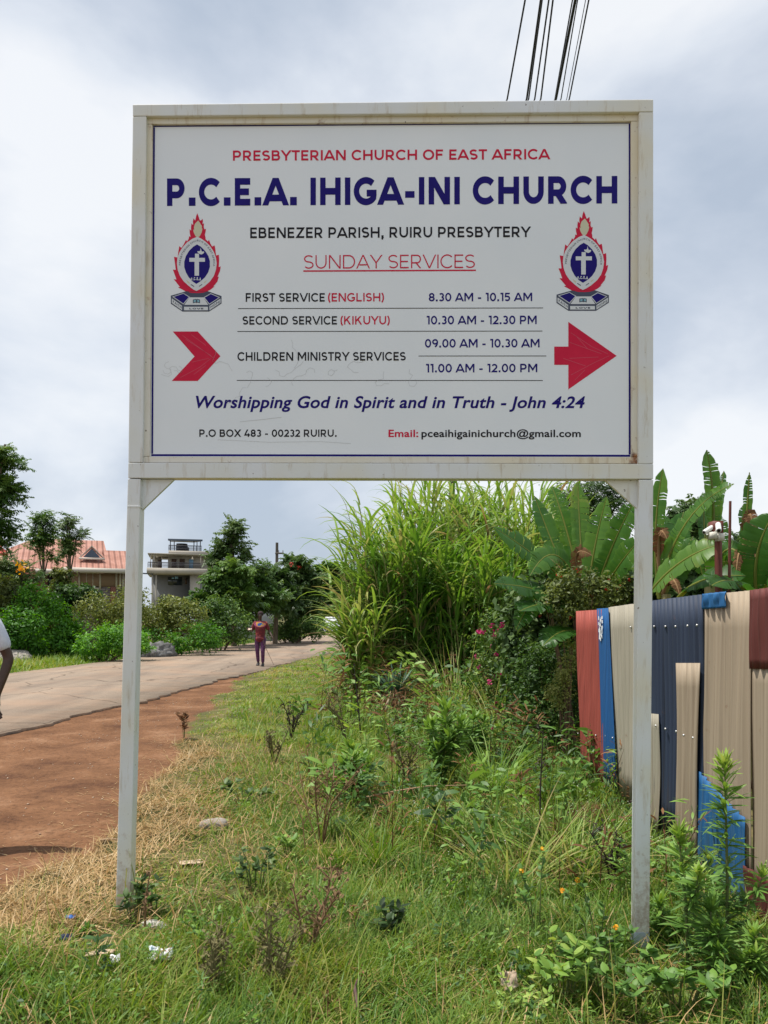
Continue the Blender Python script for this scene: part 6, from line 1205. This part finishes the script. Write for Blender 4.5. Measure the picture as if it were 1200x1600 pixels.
for a, c, t0, b0, y in ((232.5, 312, 882, 889.5, .15), (263, 314, 853, 861, 2.2)):
    g = Geo(); n = int((c - a) / 1.6)
    for k in range(n + 1): x = sxa(a + (c - a) * k / n); box(g, (x - .03, y, zza(b0)), (x + .03, y + .05, zza(t0)))
    box(g, (sxa(a), y - .02, zza(t0)), (sxa(c), y + .07, zza(t0 - 1))); box(g, (sxa(a), y - .01, zza((t0 + b0) / 2 + .4)), (sxa(c), y + .06, zza((t0 + b0) / 2))); g.build('railing', RAIL, apt)
g = Geo(); slab(g, [(sxa(262), 2, zza(842.4)), (sxa(315.5), 2, zza(842.2)), (sxa(303), 7.5, zza(839.2)), (sxa(266), 7.5, zza(839))], .25); cn = g.build('canopy', SHEETR, apt)
for a in (265, 270.5, 301.5, 307, 311.5):
    g = Geo(); y = 2.4 if a in (265, 301.5, 311.5) else 6; box(g, (sxa(a), y, zza(861)), (sxa(a) + .12, y + .12, zza(842))); g.build('canopy_post', RAIL, cn)
g = Geo(); tube(g, [(sxa(284.5), 4.5, zza(861)), (sxa(284.5), 4.5, zza(853.5)), (sxa(284.5), 4.5, zza(853))], [.93, .93, .8], 16); tube(g, [(sxa(283.5), 4.5, zza(853)), (sxa(283.5), 4.5, zza(847.5))], [.8, .78], 16); g.build('water_tank', TANK, apt, False)
for a, c, y0, y1, m_ in ((262, 284, 902, 915, GLASS), (268, 272, 902.5, 905, BLUEW), (273, 278, 901, 905, BLUEW), (289, 292, 904, 913, DOORM)):
    g = Geo(); yy_ = 3.9 if m_ is not BLUEW else 3.8; box(g, (sxa(a), yy_, zza(y1)), (sxa(c), yy_ + .09, zza(y0))); g.build('window', m_, apt)
g = Geo(); slab(g, [(sxa(224), .2, zza(898)), (sxa(240), .2, zza(899)), (sxa(240), 3, zza(897.5)), (sxa(224), 3, zza(897))], .15); g.build('porch_roof', SHEETR, apt)
# pale perimeter wall glimpsed between the bushes
g = Geo(); box(g, (X(280, 46), 46, -.1), (X(430, 46), 46.2, CAMH + (PY - 945) / F * 46)); box(g, (X(280, 46), 45.95, CAMH + (PY - 945) / F * 46), (X(430, 46), 46.25, CAMH + (PY - 942.5) / F * 46)); tag(g.build('perimeter_wall', mat('pale_blue_wall', (.50, .54, .58), .8, (.42, .45, .48), 1)), 'pale grey blue boundary wall glimpsed behind the bushes', 'wall')

# ------------------------------------------------------------------ poles, wires and the far car
POLE = mat('treated_pole', (.10, .085, .07), .85); WIREM = mat('black_cable', (.015, .015, .02), .5); CER = mat('insulator_grey', (.25, .24, .24), .4)
b = Vector((X(432, 52), 52, 0)); t = thing('utility_pole', 'far thin utility pole rising above the trees beyond the road', 'utility pole', b)
h = CAMH + (PY - 849) / F * 52; g = Geo(); tube(g, [(0, 0, -.1), (0, 0, h)], [.13, .09], 8); g.build('pole', POLE, t)
g = Geo(); box(g, (-.1, -.12, h - .75), (.45, -.05, h - .65)); g.build('crossarm', POLE, t)
for a in (.12, .4): g = Geo(); tube(g, [(a, -.08, h - .65), (a, -.08, h - .5)], [.04, .03], 6); g.build('insulator', CER, t)
pd = 31.0; pb = Vector((X(705, pd), pd, -.1)); pz = CAMH + (PY - 640) / F * pd
t = thing('power_pole', 'wooden power pole hidden behind the board that carries the overhead wires', 'power pole', pb)
g = Geo(); tube(g, [(0, 0, -.1), (0, 0, pz + .3)], [.15, .10], 8); g.build('pole', POLE, t); g = Geo(); box(g, (-1.3, -.06, pz - .05), (1.3, .06, pz + .06)); g.build('crossarm', POLE, t)
WL = [((820.5, 0), (792.5, 155), 7.6, .011, 'leftmost thick single overhead wire above the board'), ((845, 0), (823, 155), 7.4, .013, 'thick overhead cable second from the left'), ((846, 8), (826, 155), 7.3, .009, 'overhead wire wrapped close beside the second cable'), ((857.5, 0), (835.5, 155), 7.4, .010, 'overhead wire just left of the middle gap, slightly wavy'), ((864, 0), (845, 155), 7.2, .010, 'straight overhead wire bordering the middle gap'),
      ((894.5, 0), (867, 155), 7.5, .008, 'thin overhead wire on the left side of the thickest cable'), ((899, 0), (868.5, 155), 7.4, .017, 'thickest overhead cable right of the middle gap'), ((902.5, 0), (876.5, 155), 7.2, .007, 'thin overhead wire just right of the thickest cable'), ((915, 0), (885.5, 155), 7.2, .0045, 'faintest hair-thin overhead wire near the right'), ((920, 0), (889.5, 155), 7.3, .009, 'rightmost overhead wire above the board')]
for i, (a, c, zh, rr, lab) in enumerate(WL):
    dz = zh - CAMH
    ra, rc = ray(*a), ray(*c); A = Vector((0, 0, CAMH)) + ra * (dz / ra.z); C_ = Vector((0, 0, CAMH)) + rc * ((dz - .12) / rc.z); v = (C_ - A)
    E_ = pb + Vector((-1.2 + .26 * i, -.1, pz - pb.z + .1)); B_ = A - v * 2.2; B_.z = A.z + .25
    g = Geo(); pts = []
    for k in range(8): q = B_.lerp(A, k / 8); pts.append(q)
    for k in range(7): q = A.lerp(C_, k / 6); pts.append(q)
    m_ = C_ + v * .9; m_.z = (C_.z * .6 + E_.z * .4) - .1
    for k in range(1, 9): s = k / 8; pts.append(C_ * (1 - s) ** 2 + m_ * 2 * s * (1 - s) + E_ * s * s)
    tube(g, pts, rr * .85, 6); tag(g.build('power_line', WIREM), lab, 'overhead wire', 'overhead wires above the signboard')
d = 62; cb = Vector((X(520, d), d, .03)); car = thing('parked_car', 'white car far down the road half hidden by the cane', 'car', cb, R(8)); CARW = mat('car_white', (.75, .76, .78), .25); TYRE = mat('tyre_rubber', (.02, .02, .02), .8); RED = mat('tail_red', (.5, .02, .02), .3)
bm = bmesh.new()
for (x0, x1, y0, y1, z0, z1, tx, ty) in ((-.85, .85, -2.1, 2.1, .28, .85, .03, .05), (-.78, .78, -1.7, .7, .85, 1.42, .16, .35)):
    v = [bm.verts.new(q) for q in ((x0, y0, z0), (x1, y0, z0), (x1, y1, z0), (x0, y1, z0), (x0 + tx, y0 + ty, z1), (x1 - tx, y0 + ty, z1), (x1 - tx, y1 - ty, z1), (x0 + tx, y1 - ty, z1))]
    for f in ((3, 2, 1, 0), (4, 5, 6, 7), (0, 1, 5, 4), (1, 2, 6, 5), (2, 3, 7, 6), (3, 0, 4, 7)): bm.faces.new([v[i] for i in f])
bmesh.ops.bevel(bm, geom=list(bm.edges), offset=.09, segments=3, affect='EDGES'); me = bpy.data.meshes.new('body'); bm.to_mesh(me); bm.free(); me.materials.append(CARW); o = bpy.data.objects.new('body', me); COL.objects.link(o); o.parent = car
g = Geo(); poly(g, [(-.62, -1.60, .92), (.62, -1.60, .92), (.55, -1.42, 1.32), (-.55, -1.42, 1.32)]); g.build('windscreen', GLASS, car)
for x in (-.78, .78):
    for y in (-1.35, 1.35): g = Geo(); tube(g, [(x - .1, y, .31), (x + .1, y, .31)], .31, 14); g.build('wheel', TYRE, car)
    g = Geo(); box(g, (x * .85 - .1, -2.13, .6), (x * .85 + .1, -2.08, .74)); g.build('headlight', CREAMF, car)

# ------------------------------------------------------------------ people
SKIN = mat('dark_skin', (.055, .028, .018), .5, (.075, .038, .024), 20)
HAIRM = mat('dark_cloth', (.035, .018, .02), .9)
def skinned(name, joints, edges, root, m, parent, sub=2, cuts=None):
    names = list(joints); me = bpy.data.meshes.new(name); me.from_pydata([joints[k][0] for k in names], [(names.index(a), names.index(b)) for a, b in edges], []); o = bpy.data.objects.new(name, me); COL.objects.link(o)
    o.modifiers.new('skin', 'SKIN').use_smooth_shade = True
    for i, k in enumerate(names):
        r = joints[k][1]; r = r if isinstance(r, tuple) else (r, r); me.skin_vertices[0].data[i].radius = r; me.skin_vertices[0].data[i].use_root = (k == root)
    s = o.modifiers.new('sub', 'SUBSURF'); s.levels = s.render_levels = sub
    dg = bpy.context.evaluated_depsgraph_get(); dg.update(); m2 = bpy.data.meshes.new_from_object(o.evaluated_get(dg)); bpy.data.objects.remove(o); m2.name = name
    m2.materials.clear(); m2.materials.append(m)
    for p in m2.polygons: p.use_smooth = True; p.material_index = 0
    o = bpy.data.objects.new(name, m2); COL.objects.link(o); o.parent = parent; return o
def hand(J, Ed, key, wrist, dirv, side, curl=.5, sc=1.0):
    """palm and five separate fingers grown from joint `key` (a wrist)"""
    dv = Vector(dirv).normalized(); sd = Vector(side); sd = (sd - dv * sd.dot(dv)).normalized(); nr = dv.cross(sd); w = Vector(wrist)
    J[key + 'palm'] = (tuple(w + dv * .05 * sc), (.034 * sc, .018 * sc)); Ed.append((key, key + 'palm'))
    for i, (off, ln) in enumerate(((-.030, .070), (-.010, .082), (.010, .078), (.029, .060))):
        p0 = w + dv * .088 * sc + sd * off * sc; p1 = p0 + (dv + nr * curl * .5).normalized() * ln * .5 * sc; p2 = p1 + (dv * .7 + nr * curl).normalized() * ln * .5 * sc
        for nm, p, r in (('a', p0, .0095), ('b', p1, .0085), ('c', p2, .0065)): J[f'{key}f{i}{nm}'] = (tuple(p), r * sc)
        Ed += [(key + 'palm', f'{key}f{i}a'), (f'{key}f{i}a', f'{key}f{i}b'), (f'{key}f{i}b', f'{key}f{i}c')]
    p0 = w + dv * .035 * sc - sd * .038 * sc; p1 = p0 + (dv * .8 - sd * .6 + nr * .3).normalized() * .035 * sc; p2 = p1 + (dv + nr * .5).normalized() * .03 * sc
    for nm, p, r in (('a', p0, .012), ('b', p1, .0105), ('c', p2, .008)): J[f'{key}t{nm}'] = (tuple(p), r * sc)
    Ed += [(key + 'palm', key + 'ta'), (key + 'ta', key + 'tb'), (key + 'tb', key + 'tc')]
def body(t, H, pose, shirt, trousers, sleeve_to, girth=1.0, hemz=.47):
    """pose gives shoulder, elbow, wrist, hip, knee, ankle, toe per side; the front of the body looks along -Y"""
    J = {'pelvis': ((0, 0, .53 * H), (.085, .07)), 'waist': ((0, 0, .61 * H), (.078, .062)), 'chest': ((0, 0, .73 * H), (.095, .072)), 'neckb': ((0, .01, .83 * H), (.045, .045)), 'neck': ((0, .0, .865 * H), (.036, .038)), 'jaw': ((0, -.022, .895 * H), (.046, .052)), 'face': ((0, -.012, .93 * H), (.056, .068)), 'crown': ((0, .002, .975 * H), (.048, .058))}
    Ed = [('pelvis', 'waist'), ('waist', 'chest'), ('chest', 'neckb'), ('neckb', 'neck'), ('neck', 'jaw'), ('jaw', 'face'), ('face', 'crown')]
    for s in ('l', 'r'):
        p = pose[s]; J[s + 'sh'] = (p['sh'], .048); J[s + 'el'] = (p['el'], .036); J[s + 'fa'] = (tuple(Vector(p['el']).lerp(Vector(p['wr']), .35)), .034); J[s + 'wr'] = (p['wr'], .023); Ed += [('chest', s + 'sh'), (s + 'sh', s + 'el'), (s + 'el', s + 'fa'), (s + 'fa', s + 'wr')]
        d_ = Vector(p['wr']) - Vector(p['el']); hand(J, Ed, s + 'wr', p['wr'], p.get('hd', d_), p.get('hs', (0, 1, 0)), p.get('curl', .5))
        J[s + 'hip'] = (p['hip'], .078); J[s + 'kn'] = (p['kn'], .050); J[s + 'cf'] = (tuple(Vector(p['kn']).lerp(Vector(p['an']), .3)), .048); J[s + 'an'] = (p['an'], .032); J[s + 'toe'] = (p['toe'], .028); Ed += [('pelvis', s + 'hip'), (s + 'hip', s + 'kn'), (s + 'kn', s + 'cf'), (s + 'cf', s + 'an'), (s + 'an', s + 'toe')]
    skinned('body', J, Ed, 'pelvis', SKIN, t)
    # face: eyes, nose, mouth, ears
    g = Geo(); zf = .93 * H
    for sx in (-1, 1): tube(g, [(sx * .024, -.066, zf + .012), (sx * .024, -.076, zf + .012)], .009, 8, m=1); tube(g, [(sx * .058, .0, zf - .015), (sx * .064, .008, zf + .025)], [.012, .014], 8)
    tube(g, [(0, -.066, zf + .01), (0, -.088, zf - .018), (0, -.072, zf - .024)], [.008, .014, .010], 8); tube(g, [(-.022, -.070, zf - .045), (0, -.076, zf - .043), (.022, -.070, zf - .045)], [.005, .008, .005], 6, m=2)
    g.build('facial_features', [SKIN, mat('eye_white', (.5, .48, .45), .3), mat('lip', (.10, .035, .03), .5)], t, True)
    K = {'hem': ((0, 0, hemz * H), (.128 * girth, .112 * girth)), 'hip': ((0, 0, .53 * H), (.120 * girth, .104 * girth)), 'w': ((0, 0, .61 * H), (.106 * girth, .090 * girth)), 'c': ((0, 0, .735 * H), (.118 * (.5 + .5 * girth), .100 * girth)), 'n': ((0, .008, .822 * H), (.060, .058))}; Ek = [('hem', 'hip'), ('hip', 'w'), ('w', 'c'), ('c', 'n')]
    for s in ('l', 'r'):
        p = pose[s]; K[s + 's'] = (p['sh'], .064); q = Vector(p['sh']).lerp(Vector(p['el']), min(1, sleeve_to)); K[s + 'm'] = (tuple(Vector(p['sh']).lerp(q, .6)), .058); K[s + 'e'] = (tuple(q), .058); Ek += [('c', s + 's'), (s + 's', s + 'm'), (s + 'm', s + 'e')]
    o = skinned('shirt', K, Ek, 'w', shirt, t)
    K = {'b': ((0, 0, .535 * H), (.100, .088))}; Ek = []
    for s in ('l', 'r'):
        p = pose[s]; K[s + 'h'] = (p['hip'], .092); K[s + 'k'] = (p['kn'], .060); K[s + 'a'] = (tuple(Vector(p['kn']).lerp(Vector(p['an']), .96)), .046); Ek += [('b', s + 'h'), (s + 'h', s + 'k'), (s + 'k', s + 'a')]
    skinned('trousers', K, Ek, 'b', trousers, t)
    for s in ('l', 'r'):
        p = pose[s]; a, tt = Vector(p['an']), Vector(p['toe']); g = Geo(); tube(g, [a + Vector((0, .03, -.02)), a.lerp(tt, .5) + Vector((0, 0, -.015)), tt + Vector((0, 0, -.005)), tt + (tt - a) * .25 + Vector((0, 0, .01))], [.040, .046, .040, .022], 10); g.build('shoe', mat('dark_shoe', (.03, .025, .025), .6), t, True)
    return t
def dressmat():
    m, t, b, o = newmat('printed_red_top'); l = t.links.new; co = N(t, 'ShaderNodeTexCoord'); sx = N(t, 'ShaderNodeSeparateXYZ'); l(co.outputs['Object'], sx.inputs[0])
    n = N(t, 'ShaderNodeTexNoise', inp={'Scale': 14.0, 'Detail': 3.0}); l(co.outputs['Object'], n.inputs[0]); r = ramp(t, [(.35, (.09, .008, .014)), (.58, (.17, .014, .02)), (.72, (.34, .08, .06))]); l(n.outputs[0], r.inputs[0])
    vd = N(t, 'ShaderNodeVectorMath', operation='DISTANCE', inp={1: (-.0, -.12, 1.24)}); mp = N(t, 'ShaderNodeMapping', inp={'Scale': (.62, .6, 1.25), 'Location': (0, -.048, -.31)}); l(co.outputs['Object'], mp.inputs[0]); l(mp.outputs[0], vd.inputs[0])
    r2 = ramp(t, [(0, (.03, .10, .40)), (.42, (.03, .12, .42)), (.5, (.70, .45, .06)), (.68, (.70, .25, .05)), (.82, (.35, .05, .25)), (1, (.30, .02, .08))]); mr = N(t, 'ShaderNodeMapRange', inp={2: .13}); nd = N(t, 'ShaderNodeMath', operation='MULTIPLY_ADD', inp={1: .14, 2: -.07}); l(n.outputs[0], nd.inputs[0]); av = N(t, 'ShaderNodeMath', operation='ADD'); l(vd.outputs['Value'], av.inputs[0]); l(nd.outputs[0], av.inputs[1]); l(av.outputs[0], mr.inputs[0]); l(mr.outputs[0], r2.inputs[0])
    lt = N(t, 'ShaderNodeMath', operation='LESS_THAN', inp={1: .105}); l(vd.outputs['Value'], lt.inputs[0]); mx = N(t, 'ShaderNodeMix', data_type='RGBA'); l(lt.outputs[0], mx.inputs[0]); l(r.outputs[0], mx.inputs[6]); l(r2.outputs[0], mx.inputs[7]); l(mx.outputs[2], b.inputs['Base Color']); b.inputs['Roughness'].default_value = .8; return m
PURPLE = mat('patterned_purple_cloth', (.05, .02, .10), .85, (.16, .06, .20), 22)
MAUVE = mat('dark_plum_cloth', (.06, .018, .05), .85, (.15, .05, .14), 18)
d = 23.6; wb = Vector((X(407, d), d, .03)); H = 1.62
t = thing('person', 'walking person in a dark red printed top and purple patterned trousers, one hand raised', 'person', wb)
body(t, H, {'l': dict(sh=(.150, .0, 1.275), el=(.235, .02, 1.04), wr=(.33, -.10, .90), hd=(.25, -.2, -1), hip=(.085, 0, .82), kn=(.085, -.10, .45), an=(.08, -.04, .085), toe=(.085, -.17, .03), curl=.8),
            'r': dict(sh=(-.150, .0, 1.275), el=(-.225, -.02, 1.04), wr=(-.24, -.22, 1.08), hd=(-.3, -.8, .25), hs=(0, 0, 1), hip=(-.085, 0, .82), kn=(-.075, -.02, .45), an=(-.07, .12, .10), toe=(-.07, .0, .03), curl=.8)}, dressmat(), MAUVE, .9, 1.30, .43)
t.scale = (1.08, 1.08, 1.0)
g = Geo(); v = sph(1); bm = bmesh.new(); bmesh.ops.create_uvsphere(bm, u_segments=16, v_segments=10, radius=1)
for q in bm.verts: q.co = Vector((q.co.x * .082, q.co.y * .092 + .014, max(q.co.z, -.4) * .085 + .955 * H))
me = bpy.data.meshes.new('headscarf'); bm.to_mesh(me); bm.free(); me.materials.append(HAIRM); o = bpy.data.objects.new('headscarf', me); COL.objects.link(o); o.parent = t
g = Geo(); tube(g, [(0, 0, 0), (.10, -.03, -.25), (.34, -.10, -.72)], [.007, .007, .006], 6); o = g.build('walking_stick', TWIG); o.location = wb + Vector((.10, -.16, .78)); tag(o, 'thin dark stick slanting down beside the walking person', 'stick')
crumple('pale_bundle', 'small pale bundle held in the raised hand of the walking person', 392, 23.3, .055, .05, .05, mat('pale_cloth', (.70, .55, .45), .8), 15, 'bundle', lift=0); o = bpy.data.objects['pale_bundle']; o.location = wb + Vector((-.26, -.33, 1.10))
# passer-by at the left edge
d = 5.25; mb = Vector((X(-65, d), d, 0)); H = 1.88
t = thing('person', 'person in a white shirt and dark trousers mostly cut off by the left photo edge', 'person', mb)
WSH = mat('white_cotton', (.66, .69, .78), .85, (.52, .55, .66), 9, bump=.9, bscale=14)
body(t, H, {'l': dict(sh=(.20, .0, 1.545), el=(.312, .05, 1.25), wr=(.282, -.05, 1.02), hip=(.095, 0, .95), kn=(.10, -.14, .52), an=(.095, -.05, .09), toe=(.10, -.20, .03), curl=.7, hs=(0, 1, .2), hd=(-.05, -.05, -1)),
            'r': dict(sh=(-.20, .0, 1.545), el=(-.28, .03, 1.24), wr=(-.25, -.16, 1.0), hip=(-.095, 0, .95), kn=(-.09, .0, .52), an=(-.085, .16, .10), toe=(-.085, .03, .03), curl=.7)}, WSH, mat('dark_trousers', (.04, .035, .04), .9), .86)
bm = bmesh.new(); bmesh.ops.create_uvsphere(bm, u_segments=16, v_segments=10, radius=1)
for q in bm.verts: q.co = Vector((q.co.x * .068, q.co.y * .080 + .012, max(q.co.z, -.2) * .065 + .965 * H))
me = bpy.data.meshes.new('hair'); bm.to_mesh(me); bm.free(); me.materials.append(HAIRM); o = bpy.data.objects.new('hair', me); COL.objects.link(o); o.parent = t
